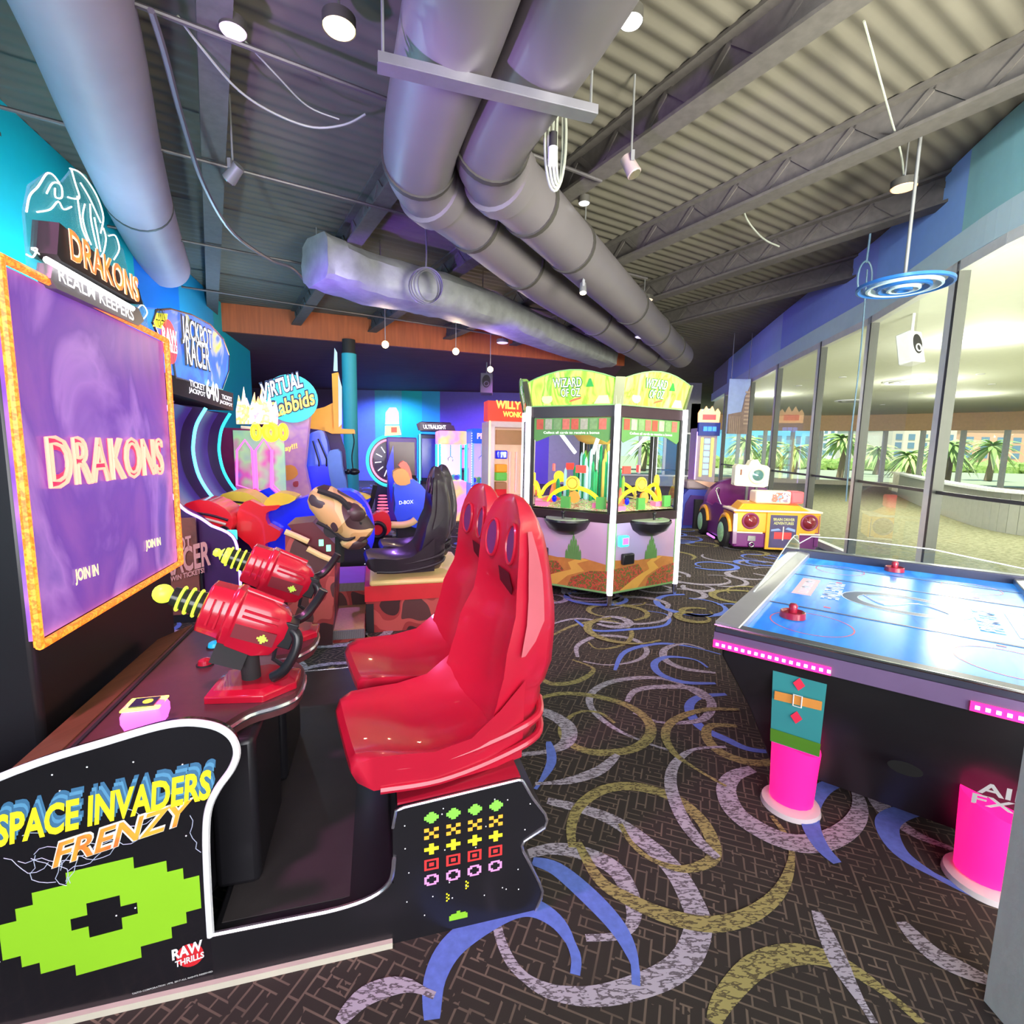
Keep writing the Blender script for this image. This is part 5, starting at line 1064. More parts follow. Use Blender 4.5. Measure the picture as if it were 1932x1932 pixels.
        # joystick tray: half bowl
        b = fb(BLACK); b.lathe([(.24, .86), (.245, .84), (.20, .76), (.10, .70), (.001, .685)], (0, .0, 0), 20, 'z', 180, 360); b.build('control_tray', hx)
        b = fb(mat('pale_green_tray_top', (.35, .45, .30), .35, emit=.06)); pts = circ(0, 0, .225, .215, 20, 180, 360); b.prism(pts, .855, .865, 'xy'); tt = b.build('tray_top', hx)
        b = fb(BLACK).cyl((-.01, -.10, .86), (-.01, -.10, .915), .012); b.ball((-.01, -.10, .93), .022, n=10); b.build('joystick', hx)
        b = fb(GSP).cyl((.10, -.08, .865), (.10, -.08, .875), .022); b.build('push_button', hx)
        fb(GF).box(-h, h, -.004, .0, .13, .15).box(-h, -h+.015, -.004, 0, .15, .84).box(h-.015, h, -.004, 0, .15, .84).build('panel_trim', hx)
    # inner playfield piece seen through each pane
    b = fb(art('coin_bed', [(.75, .75, .25), (.25, .55, .12), (.85, .85, .60), (.55, .18, .10), (.35, .60, .25)], 22, 'noise', .3, .25, True, None, 2)); b.add([(-.42, .03, .95), (.42, .03, .95), (.20, .42, 1.02), (-.20, .42, 1.02)], [(0,1,2,3)]); b.build('coin_bed', hx)
    b = fb(glow('yellow_arch_plastic', (.95, .75, .02), .8))
    pts = [(-.30, .16, 1.0), (-.24, .15, 1.08), (-.14, .14, 1.14), (0, .13, 1.17), (.14, .14, 1.14), (.24, .15, 1.08), (.30, .16, 1.0)]
    b.tube(smooth(pts, 4), .022, 8); b.build('yellow_arch', hx)
    b = fb(glow('gold_disc', (.95, .70, .05), .9)).prism(circ(0, 1.21, .075, n=20), .10, .12, 'xz'); b.m(mat('disc_ring', (.5, .25, .02), .4)).torus((0, .098, 1.21), .055, .006, 'y', 20, 6); b.build('gold_disc', hx)
    b = fb(mat('orange_coin_slot', (.85, .28, .05), .4, emit=.35)).prism(circ(.03, 1.07, .06, .065, 8), .08, .10, 'xz'); b.build('orange_gate', hx)
    if k in (0, 1, 5):
        r0 = random.Random(k+30); b = fb(mat('red_star_piece', (.8, .15, .08), .4, emit=.3)); b.prism([(-.38, 1.02), (-.28, 1.06), (-.25, 1.18), (-.22, 1.07), (-.14, 1.03), (-.25, .99)], .14, .16, 'xz'); b.m(mat('pink_stack', (.8, .2, .4), .4, emit=.2)); b.box(-.40, -.26, .05, .12, .955, 1.0).box(.22, .36, .10, .18, .97, 1.02); b.m(BLUE).ball((-.20, .1, 1.04), .03, .02, .04, 8); b.build('play_piece', hx)
        for j, (mx, mz) in enumerate(((.28, .97), (-.1, .955))): fb(mat('green_card_stack', (.10, .35, .08), .4, emit=.1)).box(mx, mx+.10, .04, .07, mz, mz+.12).build('card_stack', hx)
# central cluster of green towers and light tubes
r0 = random.Random(9); EMG = [mat('emerald_tube', (.02, .30, .12), .2, emit=.25, var=.1), mat('lime_tube', (.35, .65, .10), .2, emit=.3, var=.1), mat('ice_tube', (.45, .75, .80), .2, emit=.45, var=.1), mat('gold_tube', (.60, .45, .10), .2, emit=.25, var=.1)]
for i in range(58):
    a = r0.uniform(0, 6.283); r_ = r0.uniform(.12, .46); x, y = HC.x+r_*math.cos(a), HC.y+r_*math.sin(a); zt = 1.72-r_*1.15+r0.uniform(-.12, .05)
    MB(EMG[i % 4] if i % 3 else EMG[0]).lathe([(.001, zt+.03), (.014, zt), (.018, zt-.03), (.018, 1.0)], (x, y, 0), 8).build('crystal_tower', hx)
MB(mat('mirror_core', (.25, .30, .25), .15, .9)).cyl((HC.x, HC.y, .95), (HC.x, HC.y, 1.88), .12, n=12).build('core_column', hx)
b = MB(mat('gold_crown_ring', (.65, .40, .10), .3, .3, emit=.25)); b.lathe([(.30, 1.87), (.34, 1.80), (.22, 1.66), (.12, 1.62)], (HC.x, HC.y, 0), 12); b.build('gold_crown', hx)
for k in range(6):
    a = R(241.5+60*k); ca, sa_ = math.cos(a), math.sin(a); px_, py_ = -sa_, ca
    for s_ in ((-1, 1) if k in (0, 1) else ()):
        MB(PST).bar((HC.x+.62*ca+s_*.26*px_, HC.y+.62*sa_+s_*.26*py_, 1.80), (HC.x+.42*ca+s_*.10*px_, HC.y+.42*sa_+s_*.10*py_, 1.52), .03, .03).build('light_tube', hx)
    b = MB(glow('red_counter', (.95, .05, .04), 1.2)); x, y = HC.x+.50*ca, HC.y+.50*sa_; T = Matrix.Translation((x, y, 0)) @ Matrix.Rotation(a+math.pi/2, 4, 'Z'); b.T = T; b.box(-.055, .055, 0, .02, 1.31, 1.39); b.build('counter_display', hx)
cr2 = thing('card_reader', 'teal glowing card reader on the front light post of the hexagonal machine', 'card reader', W, (1.05, 4.86, .72))
b = MB(glow('teal_reader', (.05, .85, .7), 1.3)); T = Matrix.Translation((1.075, 4.83, .68)) @ Matrix.Rotation(R(31.5), 4, 'Z'); b.T = T; b.box(-.05, .06, -.06, -.005, -.06, .05); b.build('housing', cr2, bevel=.012); b = MB(glow('pink_reader_screen', (.85, .15, .45), .9)); b.T = T; b.box(-.03, .045, -.064, -.06, -.035, .03); b.build('screen', cr2)
lamp('pusher_lamp', 'POINT', (HC.x, HC.y, 1.84), 14, (1, 1, .85), .05)

# ================================================================== AIR HOCKEY TABLE
A = Frame(.904, 2.116, -37.7)
ah = thing('air_hockey_table', 'air hockey table with a lit blue playfield and glowing pink legs', 'game table', A, (.63, 1.07, 0))
TW, TL, TZ = 1.30, 2.16, .82
ICE = art('ice_blue_playfield', [(.01, .16, .75), (.03, .30, .90), (.02, .22, .85), (.06, .42, .92)], 1.6, 'noise', .16, .42, False, (3, .6, 1), 4, .4)
ICE.node_tree.nodes['Principled BSDF'].inputs['Specular IOR Level'].default_value = .22
pf = MB(ICE).box(.10, TW-.10, .06, TL-.08, TZ-.06, TZ-.045).build('playfield', ah)
RAILM = mat('silver_side_rail', (.52, .50, .54), .3, .6, var=.08)
b = MB(RAILM)
for x0, x1, s_ in ((0, .10, 1), (TW-.10, TW, -1)): b.prism([(x0, TZ-.05), (x1, TZ-.05), (x1 if s_ > 0 else x1, TZ-.012 if s_ > 0 else TZ), (x0, TZ if s_ > 0 else TZ-.012)], 0, TL, 'xz')
b.build('side_rail', ah, bevel=.006)
MB(mat('dark_end_rail', (.06, .06, .10), .3, .3)).box(0, TW, -.01, .055, TZ-.05, TZ-.015).build('end_rail', ah, bevel=.006)
MB(MT['dark_end_rail']).box(0, TW, TL-.08, TL, TZ-.05, TZ+.01).build('end_rail', ah, bevel=.006)
MB(CHROME).tube([(.0, -.012, TZ-.017), (TW, -.012, TZ-.017)], .006, 6).build('end_rail_line', ah)
MB(BLACK).loft([[(.03, .02, TZ-.05), (TW-.03, .02, TZ-.05), (TW-.03, TL-.02, TZ-.05), (.03, TL-.02, TZ-.05)], [(.03, .02, TZ-.16), (TW-.03, .02, TZ-.16), (TW-.03, TL-.02, TZ-.16), (.03, TL-.02, TZ-.16)], [(.13, .15, .40), (TW-.13, .15, .40), (TW-.13, TL-.15, .40), (.13, TL-.15, .40)], [(.22, .27, .10), (TW-.22, .27, .10), (TW-.22, TL-.27, .10), (.22, TL-.27, .10)]], sm=False).build('cabinet_body', ah, bevel=.01)
b = MB(mat('violet_apron', (.16, .10, .22), .4)).box(.0, TW, -.008, .02, TZ-.12, TZ-.05).build('apron', ah)
for x0, x1 in ((.0, .44), (.84, TW+.0)):
    st = MB(glow('magenta_light_strip', (1, .02, .22), 1.6)).box(x0, x1, -.014, -.008, TZ-.118, TZ-.085).build('light_strip', ah)
    b = MB(glow('white_pink_diode', (1, .75, .85), 2.5)); k = x0+.012
    while k < x1-.01: b.box(k, k+.012, -.017, -.014, TZ-.108, TZ-.096); k += .026
    o = b.build('light_diode', st); o['kind'] = 'stuff'
PNK = glow('hot_pink_leg_light', (1, .01, .20), 1.15)
for lx in (.33, .96):
    for ly in (.26, TL-.26):
        ys = -.10 if ly < 1 else .02
        cx, cy = lx, ly-.10
        lg = MB(PNK); lp = []
        for z in (.035, .10, .20, .31):
            rx = .085+.012*(z/.31); lp.append([(cx+rx*math.cos(R(a)), cy+rx*.9*math.sin(R(a)), z+(0.03*math.cos(R(a))*-1 if z > .3 else 0)) for a in range(0, 360, 20)])
        lg.loft(lp); lg = lg.build('leg', ah)
        MB(mat('clear_foot_disc', (.7, .6, .62), .2, var=0)).lathe([(.001, .028), (.09, .028), (.115, .02), (.12, .0)], (cx, cy, 0), 28).build('foot_disc', lg)
pn = MB(art('teal_leg_artwork', [(.03, .16, .20), (.04, .26, .28), (.03, .20, .26)], 3, 'noise', .35, .08, False)); pn.add([(.235, .02, .70), (.43, .02, .70), (.425, .06, .32), (.245, .06, .32)], [(0,1,2,3)]); pn = pn.build('leg_panel', ah)
b = MB(mat('green_base_print', (.08, .22, .02), .4, emit=.05)); b.add([(.243, .047, .385), (.428, .047, .385), (.427, .055, .325), (.245, .055, .325)], [(0,1,2,3)]); b.m(mat('red_diamond_print', (.75, .03, .08), .4, emit=.1)); 
for z, y in ((.62, .023), (.47, .038)): b.add([(.335, y, z-.028), (.357, y, z), (.335, y, z+.028), (.313, y, z)], [(0,1,2,3)])
b.m(mat('orange_band_print', (.70, .28, .06), .4, emit=.05)); b.add([(.25, .026, .525), (.42, .026, .535), (.42, .022, .575), (.25, .022, .565)], [(0,1,2,3)]); b.m(WHITE).tube([(.32, .020, .525), (.35, .020, .525), (.35, .016, .575), (.32, .016, .575)], .003, 4, closed=True); b.build('leg_panel_print', pn)
b = MB(mat('silver_letters', (.6, .6, .62), .3, .4, emit=.1, var=0)); b.text('AIR', (.90, .085, .375), (1, 0, .08), (0, -.1, 1), .15, .045, .02).text('FX', (.89, .095, .325), (1, 0, .08), (0, -.1, 1), .11, .04, .02); b.build('brand_letters', ah)
b = MB(mat('dark_speaker_port', (.004, .003, .004), 1)); b.add([(.70+.055*math.cos(a/10*3.1416), .135-.02, .36+.026*math.sin(a/10*3.1416)) for a in range(20)], [tuple(range(20))]); b.build('speaker_port', ah)
# playfield markings
RD = mat('red_field_line', (.75, .10, .20), .3, emit=.2, var=0); NV = mat('navy_field_line', (.01, .05, .22), .3, var=0); PZ = TZ-.044
def ringf(b, cx, cy, r, w, z=PZ, n=40, rx=1): vs = []; [vs.extend([(cx+(r-w)*rx*math.cos(6.2832*i/n), cy+(r-w)*math.sin(6.2832*i/n), z), (cx+r*rx*math.cos(6.2832*i/n), cy+r*math.sin(6.2832*i/n), z)]) for i in range(n)]; b.add(vs, [(2*i, 2*i+1, (2*i+3) % (2*n), (2*i+2) % (2*n)) for i in range(n)])
b = MB(RD); ringf(b, .32, .38, .17, .006); ringf(b, .98, .38, .17, .006); ringf(b, .32, 1.75, .14, .005); ringf(b, .98, 1.75, .14, .005)
for cx, cy in ((.35, .72), (.98, .60), (.35, 1.35), (.98, 1.5)): b.box(cx-.015, cx+.015, cy-.01, cy+.01, PZ, PZ+.0005)
b.build('red_markings', pf)
b = MB(NV).box(.10, TW-.10, .63, .65, PZ, PZ+.0008).box(.10, TW-.10, 1.42, 1.435, PZ, PZ+.0008).box(.10, TW-.10, 1.80, 1.812, PZ, PZ+.0008); b.build('cross_line', pf)
b = MB(NV); ringf(b, .66, 1.06, .20, .05, rx=1.35); b.m(mat('white_field_line', (.75, .85, .95), .3, emit=.25, var=0)); ringf(b, .66, 1.06, .205, .005, PZ+.0004, rx=1.35); ringf(b, .66, 1.06, .15, .004, PZ+.0004, rx=1.35); b.tube(smooth([(.48, 1.14, PZ), (.58, .98, PZ), (.72, 1.12, PZ), (.84, 1.00, PZ)], 5), .004, 5); b.build('centre_emblem', pf)
WF = mat('white_field_line', (.75, .85, .95)); b = MB(WF)
b.text('PRIMETIME', (.30, 1.32, PZ), (0, -1, 0), (1, 0, 0), .42, .085, .03).text('PRIMETIME', (1.02, .80, PZ), (0, 1, 0), (-1, 0, 0), .42, .085, .03); b.build('field_lettering', pf)
b = MB(mat('pale_pink_field_bar', (.85, .60, .70), .3, emit=.25, var=0)).box(.16, .255, .90, 1.34, PZ, PZ+.0006).box(1.06, 1.15, .78, 1.22, PZ, PZ+.0006); b.m(WF).text('AMUSEMENTS', (.185, 1.31, PZ+.001), (0, -1, 0), (1, 0, 0), .38, .05, .01).text('AMUSEMENTS', (1.13, .81, PZ+.001), (0, 1, 0), (-1, 0, 0), .38, .05, .01); b.build('field_bar', pf)
RM = mat('dark_red_mallet', (.42, .015, .05), .3, coat=.3)
def mallet(x, y, label, cut):
    c = thing('air_hockey_mallet', label, 'mallet', A, (x, y, PZ))
    b = MB(RM); b.lathe([(.001, PZ+.022), (.042, PZ+.022), (.050, PZ+.032), (.054, PZ+.030), (.056, PZ+.002), (.050, PZ+.001)], (x, y, 0), 28); b.build('mallet_base', c); MB(RM).lathe([(.001, PZ+.070), (.014, PZ+.068), (.020, PZ+.058), (.017, PZ+.040), (.019, PZ+.022)], (x, y, 0), 20).build('knob', c)
q = A.i @ atz(1495, 1165, PZ); mallet(q.x, q.y, 'dark red mallet inside the near left circle of the air hockey table', 1)
q = A.i @ atz(1687, 1078, PZ); mallet(q.x, q.y, 'dark red mallet by the far rail of the air hockey table', 0)
ACR = glassmat('clear_acrylic', (.93, .95, .95), .10); EDG = mat('acrylic_edge', (.65, .70, .70), .2, emit=.05)
gp = [(.62, TZ), (.95, TZ+.035), (1.3, TZ+.09), (1.62, TZ+.135), (1.82, TZ+.15), (1.98, TZ+.13), (2.08, TZ+.05), (2.10, TZ)]
g1 = MB(ACR).prism(gp, .02, .028, 'yz').build('corner_guard', ah); MB(EDG).tube([(.024, y, z) for y, z in gp], .004, 6).build('guard_edge', g1)
g2 = MB(ACR).prism([(.02, TZ+.01), (TW-.02, TZ+.01), (TW-.02, TZ+.05), (.65, TZ+.12), (.10, TZ+.12), (.02, TZ+.05)], 2.10, 2.106, 'xz').build('end_guard', ah); MB(EDG).tube([(.02, 2.103, TZ+.05), (.10, 2.103, TZ+.115), (.35, 2.103, TZ+.125), (.8, 2.103, TZ+.115), (TW-.02, 2.103, TZ+.05)], .004, 6).build('guard_edge', g2)

# ================================================================== KIDDIE CAR RIDE
K = Frame(3.52, 7.85, -6)
kr = thing('car_ride', 'orange and purple kiddie car ride with round headlamps by the glass wall', 'kiddie ride', K, (.65, .9, 0))
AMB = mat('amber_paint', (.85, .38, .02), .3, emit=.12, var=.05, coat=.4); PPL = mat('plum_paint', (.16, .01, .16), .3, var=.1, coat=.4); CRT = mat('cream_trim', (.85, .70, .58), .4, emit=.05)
MB(AMB).box(0, 1.32, 0, .55, .30, .64).build('front_body', kr, bevel=.03)
MB(PPL).box(.03, 1.29, .02, .55, .06, .30).build('bumper_skirt', kr, bevel=.02)
MB(CRT).box(-.01, 1.33, -.015, .56, .635, .665).box(0, .46, -.012, .02, .29, .315).box(.95, 1.32, -.012, .02, .29, .315).build('cream_trim', kr, bevel=.008)
for x in (.26, 1.14):
    lm_ = MB(mat('plum_ring', (.25, .04, .12), .35)).torus((x, -.01, .49), .115, .018, 'y', 32, 8).build('headlamp', kr)
    MB(mat('maroon_lens', (.22, .02, .03), .15, coat=.8, var=0)).lathe([(.001, -.07), (.05, -.062), (.09, -.035), (.11, .0)], (x, .0, .49), 24, 'y').build('lens', lm_)
b = MB(AMB).box(.50, 1.0, -.03, .0, .05, .63).build('poster_frame', kr)
po = MB(mat('dark_purple_poster', (.06, .04, .14), .4, var=.4)).box(.55, .95, -.036, -.03, .08, .60).build('poster', b)
b = MB(mat('olive_poster_text', (.50, .48, .20), .4, emit=.1, var=0)).text('BRAIN DRIVER', (.59, -.037, .51), (1, 0, 0), (0, 0, 1), .32, .045, .03).text('ADVENTURES', (.60, -.037, .45), (1, 0, 0), (0, 0, 1), .30, .045, .03); b.m(mat('poster_red', (.6, .03, .04), .4)).box(.62, .88, -.038, -.036, .22, .33); b.m(mat('poster_blue', (.25, .35, .65), .4)).prism([(.57, .34), (.72, .36), (.68, .39), (.57, .37)], -.0375, -.036, 'xz').prism([(.93, .34), (.78, .38), (.82, .41), (.93, .38)], -.0375, -.036, 'xz'); b.m(CRT).box(.745, .76, -.039, -.036, .2, .42); b.build('poster_print', po)
b = MB(CHROME).torus((.30, -.01, .11), .035, .012, 'y', 20, 8).box(.24, .36, -.0, .02, .17, .25); b.build('coin_plate', kr)
MB(AMB).loft([[(.06, .0, .67), (1.15, .0, .67), (1.2, .5, .67), (.1, .5, .67)], [(.14, .06, .76), (1.02, .06, .74), (1.08, .45, .76), (.18, .45, .78)]], sm=False).build('hood', kr, bevel=.02)
sb = MB(CRT).box(.36, .90, .12, .42, .76, .96).build('sign_box', kr, bevel=.03)
b = MB(art('racing_print', [(.2, .35, .6), (.75, .15, .1), (.85, .8, .75), (.3, .2, .3)], 9, 'noise', .4, .1)).prism([(.60, .79), (.87, .79), (.87, .90), (.82, .94), (.65, .94), (.60, .90)], .112, .119, 'xz').build('sign_print', sb)
MB(mat('coral_red_lens', (1, .10, .12), .3, emit=.7)).box(.91, 1.10, .14, .40, .77, .96).build('coral_lamp', kr, bevel=.025)
MB(PPL).prism([(-.04, .10), (2.0, .10), (2.0, .5), (1.7, .62), (1.2, .60), (1.0, .68), (.5, .66), (.0, .62)], 0, .06, 'yz').prism([(-.0, .10), (2.0, .10), (2.0, .5), (1.7, .62), (1.2, .60), (1.0, .68), (.5, .66), (.0, .62)], 1.24, 1.30, 'yz').build('side_body', kr, bevel=.02)
MB(PPL).prism([(.05, .06), (1.25, .06)]+[(.65+.60*math.cos(R(a)), .62+.46*math.sin(R(a))) for a in range(0, 181, 12)], 1.75, 1.95, 'xz').build('seat_back', kr, bevel=.02)
MB(BLKM).box(.08, 1.22, .9, 1.7, .06, .35).build('seat_bench', kr)
for y in (.34, 1.62):
    wl2 = MB(BLKM).lathe([(.0, -.06), (.20, -.06), (.245, -.03), (.245, .06), (.0, .06)], (-.02, y, .25), 28, 'x').build('wheel', kr)
    MB(mat('mint_hubcap', (.35, .62, .30), .3, .3, emit=.12, var=.6, scale=30)).lathe([(.0, -.09), (.08, -.085), (.15, -.07), (.17, -.058)], (-.02, y, .25), 24, 'x').build('hubcap', wl2)
    MB(AMB).tube([(-.01, y+.29*math.cos(R(a)), .25+.29*math.sin(R(a))) for a in range(10, 171, 16)], .035, 8).build('wheel_arch', kr)
b = MB(CHROME).tube(smooth([(.02, .75, .66), (-.02, .95, .90), (.05, 1.0, .92), (.08, 1.15, .75)], 4), .012, 8).build('windscreen_bar', kr)
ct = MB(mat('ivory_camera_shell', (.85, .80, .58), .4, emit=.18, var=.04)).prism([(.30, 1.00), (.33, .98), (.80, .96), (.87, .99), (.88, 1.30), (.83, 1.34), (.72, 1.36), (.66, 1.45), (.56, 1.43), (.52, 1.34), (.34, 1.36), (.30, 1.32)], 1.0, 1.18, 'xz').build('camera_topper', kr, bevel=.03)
b = MB(mat('ivory_camera_shell', (.85, .80, .58))).torus((.68, .98, 1.17), .125, .03, 'y', 32, 8); b.m(mat('dark_teal_lens', (.08, .20, .20), .1, coat=1)).lathe([(.001, .96), (.06, .965), (.11, .985)], (.68, 0, 1.17), 24, 'y'); b.m(mat('brown_mark', (.25, .08, .04), .5)).box(.385, .41, .985, 1.0, 1.17, 1.27); b.build('lens', ct)
MB(STEEL).box(.52, .56, 1.05, 1.09, .7, 1.0).box(.68, .72, 1.05, 1.09, .7, 1.0).build('topper_post', kr)
MB(glow('violet_floor_light', (.6, .2, 1), 1.2)).box(-.06, -.04, .75, 1.2, .06, .09).build('floor_light', kr)
# blue cabinet behind it
kb = thing('blue_cockpit_cabinet', 'blue and purple cockpit cabinet left of the car ride with grey padded tops', 'arcade machine', W, (3.75, 10.4, 0))
b = MB(mat('slate_blue_cabinet', (.06, .08, .42), .4, emit=.04, var=.15)).prism([(3.45, 0), (4.1, 0), (4.1, .78), (3.62, .80), (3.50, .66), (3.45, .4)], 10.2, 10.7, 'xz').build('cabinet_body', kb, bevel=.03)
MB(mat('violet_recess', (.07, .02, .18), .5)).prism([(3.53, .06), (4.0, .06), (4.0, .66), (3.66, .68), (3.56, .5)], 10.17, 10.2, 'xz').build('cockpit_recess', kb)
MB(BLKM).box(3.72, 3.88, 10.08, 10.16, .0, .60).build('stick_column', kb); MB(mat('taupe_pad', (.35, .26, .27), .6)).box(3.58, 3.98, 10.2, 10.6, .80, .98).box(4.1, 4.5, 10.5, 10.9, .62, .90).build('padded_top', kb, bevel=.04); MB(mat('peach_flap', (.75, .42, .30), .5)).prism([(3.7, .98), (4.15, .95), (4.2, .75), (4.0, .85)], 10.15, 10.19, 'xz').build('peach_panel', kb)
# slim slot tower
st_ = thing('slot_tower', 'slim tower game with a flame-topped sign and blue lit blocks far by the glass wall', 'arcade machine', W, (5.2, 13.6, 0))
MB(mat('pale_lilac_tower', (.42, .32, .40), .4, emit=.1)).box(4.95, 5.5, 13.6, 14.1, 0, 2.2).build('tower_body', st_)
b = MB(glow('flame_sign', (1, .55, .25), 1.2)); b.prism([(4.95, 2.35), (5.5, 2.35), (5.52, 2.62), (5.45, 2.72), (5.38, 2.62), (5.3, 2.78), (5.22, 2.64), (5.14, 2.78), (5.06, 2.62), (5.0, 2.7), (4.94, 2.6)], 13.55, 13.62, 'xz'); b.m(glow('red_sign_band', (.9, .08, .08), 1.0)).box(5.05, 5.4, 13.53, 13.55, 2.42, 2.56); b.build('flame_sign', st_)
MB(mat('navy_sign_box', (.03, .05, .3), .4, emit=.1)).box(4.95, 5.52, 13.5, 13.6, 2.0, 2.35).build('sign_box', st_)
for k in range(3): MB(glow('blue_sign_block', (.05, .25, 1), 1.3)).box(5.07+k*.12, 5.17+k*.12, 13.48, 13.5, 2.12, 2.24).build('blue_block', st_)
b = MB(glow('yellow_tower_edge', (.9, .8, .15), .8)).box(5.06, 5.12, 13.56, 13.6, .9, 1.95).box(5.34, 5.4, 13.56, 13.6, .9, 1.95).build('yellow_edge', st_)
for k in range(6): MB(glow('ice_blue_block', (.35, .75, .9), .9)).box(5.16, 5.3, 13.57, 13.6, .95+k*.17, 1.07+k*.17).build('reel_block', st_)
MB(VI).box(4.94, 4.96, 13.56, 13.6, .8, 2.1).build('edge_light', st_)
ban = thing('hanging_banner', 'large printed banner of a brown timber building high by the far glass wall', 'banner', W, (5.9, 13.2, 2.0))
bn = MB(mat('pale_blue_banner', (.30, .38, .60), .6, var=.2)).box(5.55, 6.1, 13.2, 13.22, 2.05, 3.45).build('cloth', ban)
b = MB(mat('umber_print', (.22, .14, .11), .6, var=.4)).prism([(5.58, 2.05), (6.1, 2.05), (6.1, 3.3), (5.98, 3.0), (5.92, 2.62), (5.58, 2.55)], 13.185, 13.2, 'xz'); b.m(mat('tan_print', (.40, .28, .20), .6))
for k in range(9): b.box(5.98, 6.1, 13.18, 13.185, 2.3+k*.1, 2.34+k*.1)
for k in range(6): b.box(5.62+k*.05, 5.635+k*.05, 13.18, 13.185, 2.05, 2.5)
b.build('building_print', bn); MB(STEEL).cyl((5.6, 13.21, 3.45), (5.6, 13.21, 4.6), .008, n=6).cyl((6.05, 13.21, 3.45), (6.05, 13.21, 4.6), .008, n=6).build('hanging_wire', ban)
# ================================================================== CEILING EQUIPMENT
DUCT = mat('grey_painted_duct', (.17, .15, .165), .45, .15, var=.15, scale=1.5); DRNG = mat('dark_duct_collar', (.05, .045, .04), .6)
def duct(name, label, pts, r, rings, wide, grp=None):
    t = thing(name, label, 'duct', W, (pts[0][0], pts[0][1], pts[0][2]), grp)
    sm_ = smooth(pts, 10); MB(DUCT).tube(sm_, r, 28).build('duct_pipe', t, ang=60)
    for i in rings:
        p = sm_[i]; d = (sm_[min(i+1, len(sm_)-1)]-sm_[max(i-1, 0)]).normalized(); MB(DRNG).tube([p-d*.03, p+d*.03], (r if not isinstance(r, list) else r[i])*1.06, 28).build('dark_collar', t)
    for i in wide:
        p = sm_[i]; d = (sm_[min(i+1, len(sm_)-1)]-sm_[max(i-1, 0)]).normalized(); MB(DUCT).tube([p-d*.10, p-d*.09, p+d*.09, p+d*.10], [r*1.0, r*1.12, r*1.12, r*1.0], 28).build('sleeve', t)
    for i in (6, 26):
        if i < len(sm_): p = sm_[i]; MB(STEEL).cyl(p+Vector((0, 0, r*.9)), (p.x, p.y, 4.6), .012, n=6).build('hanger_rod', t)
    return t
duct('round_duct', 'fat grey spiral duct on the left of the ceiling pair, bending toward the far right', [(.25, 1.2, 4.0), (-.35, 3.1, 4.0), (-.78, 4.35, 4.0), (-.86, 4.95, 4.0), (-.55, 5.65, 4.0), (.37, 7.67, 4.0), (1.3, 9.35, 4.0), (2.2, 11.0, 4.0), (3.15, 12.6, 4.0), (4.0, 14.1, 4.0)], .30, (24, 41, 47, 62, 72, 82), (33,), 'round ducts hung side by side')
duct('round_duct', 'fat grey spiral duct on the right of the ceiling pair, beside the cable coil', [(.85, 1.3, 4.02), (.27, 3.1, 4.02), (-.16, 4.2, 4.02), (-.22, 4.75, 4.02), (.12, 5.42, 4.02), (1.05, 7.2, 4.02), (1.95, 8.9, 4.02), (2.85, 10.6, 4.02), (3.7, 12.2, 4.02), (4.3, 13.3, 4.02)], .30, (23, 40, 46, 60, 70, 80), (33,), 'round ducts hung side by side')
q = [S.w(*p) for p in [(-1.75, -.2, 4.25), (-2.0, 1.2, 4.25), (-2.30, 2.6, 4.25), (-2.75, 4.2, 4.25), (-3.2, 5.9, 4.27), (-3.68, 7.9, 4.3)]]
t = thing('wall_duct', 'very wide pale duct above the left wall tinted purple', 'duct', W, tuple(q[0])); sm_ = smooth(q, 8); MB(mat('pale_fabric_duct', (.34, .28, .36), .6, var=.1, scale=3, bump=.3)).tube(sm_, .335, 28).build('duct_pipe', t, ang=60); MB(DRNG).tube([sm_[30]-(sm_[31]-sm_[30])*.1, sm_[30]+(sm_[31]-sm_[30])*.1], .34, 28).build('dark_collar', t)
# trapeze under the pair
tr = thing('trapeze_hanger', 'steel channel bar hung on rods under the two fat ducts', 'hanger bar', W, (-.3, 3.2, 3.66)); a, c = Vector((-.80, 3.08, 3.66)), Vector((.48, 3.48, 3.66))
d = (c-a).normalized(); nn = Vector((-d.y, d.x, 0))
b = MB(mat('galvanised_channel', (.30, .29, .33), .35, .7, var=.15)); b.bar(a, c, .10, .012); b.bar(a+nn*.045+Vector((0,0,.025)), c+nn*.045+Vector((0,0,.025)), .012, .05); b.bar(a-nn*.045+Vector((0,0,.025)), c-nn*.045+Vector((0,0,.025)), .012, .05); b.build('channel', tr)
for p in (a+d*.03, c-d*.03): MB(STEEL).cyl(p, (p.x, p.y, 4.6), .009, n=6).build('rod', tr)
def coil(name, label, c, rx, rz, n, rot, mt, top=4.6):
    t = thing(name, label, 'cable', W, tuple(c))
    for k in range(n):
        a = R(rot+k*14); sx = rx*(1-.10*k); sz = rz*(1-.06*k); pts = [(c[0]+sx*math.cos(th)*math.cos(a)+.01*k, c[1]+sx*math.cos(th)*math.sin(a), c[2]-(rz-sz)*.0+sz*math.sin(th)) for th in [i/28*6.2832 for i in range(28)]]
        MB(mt).tube(pts, .011, 6, closed=True).build('cable_loop', t)
    MB(mt).tube(smooth([(c[0], c[1], c[2]+rz*.9), (c[0]+.01, c[1], (c[2]+top)/2+.05), (c[0], c[1]-.02, top)], 4), .012, 6).build('cable_drop', t)
    return t
CBL = mat('grey_cable', (.30, .31, .27), .5)
t = coil('cable_coil', 'long looped grey cable coil with a white connector hanging beside the fat ducts', (.27, 4.0, 3.83), .085, .36, 4, 20, CBL)
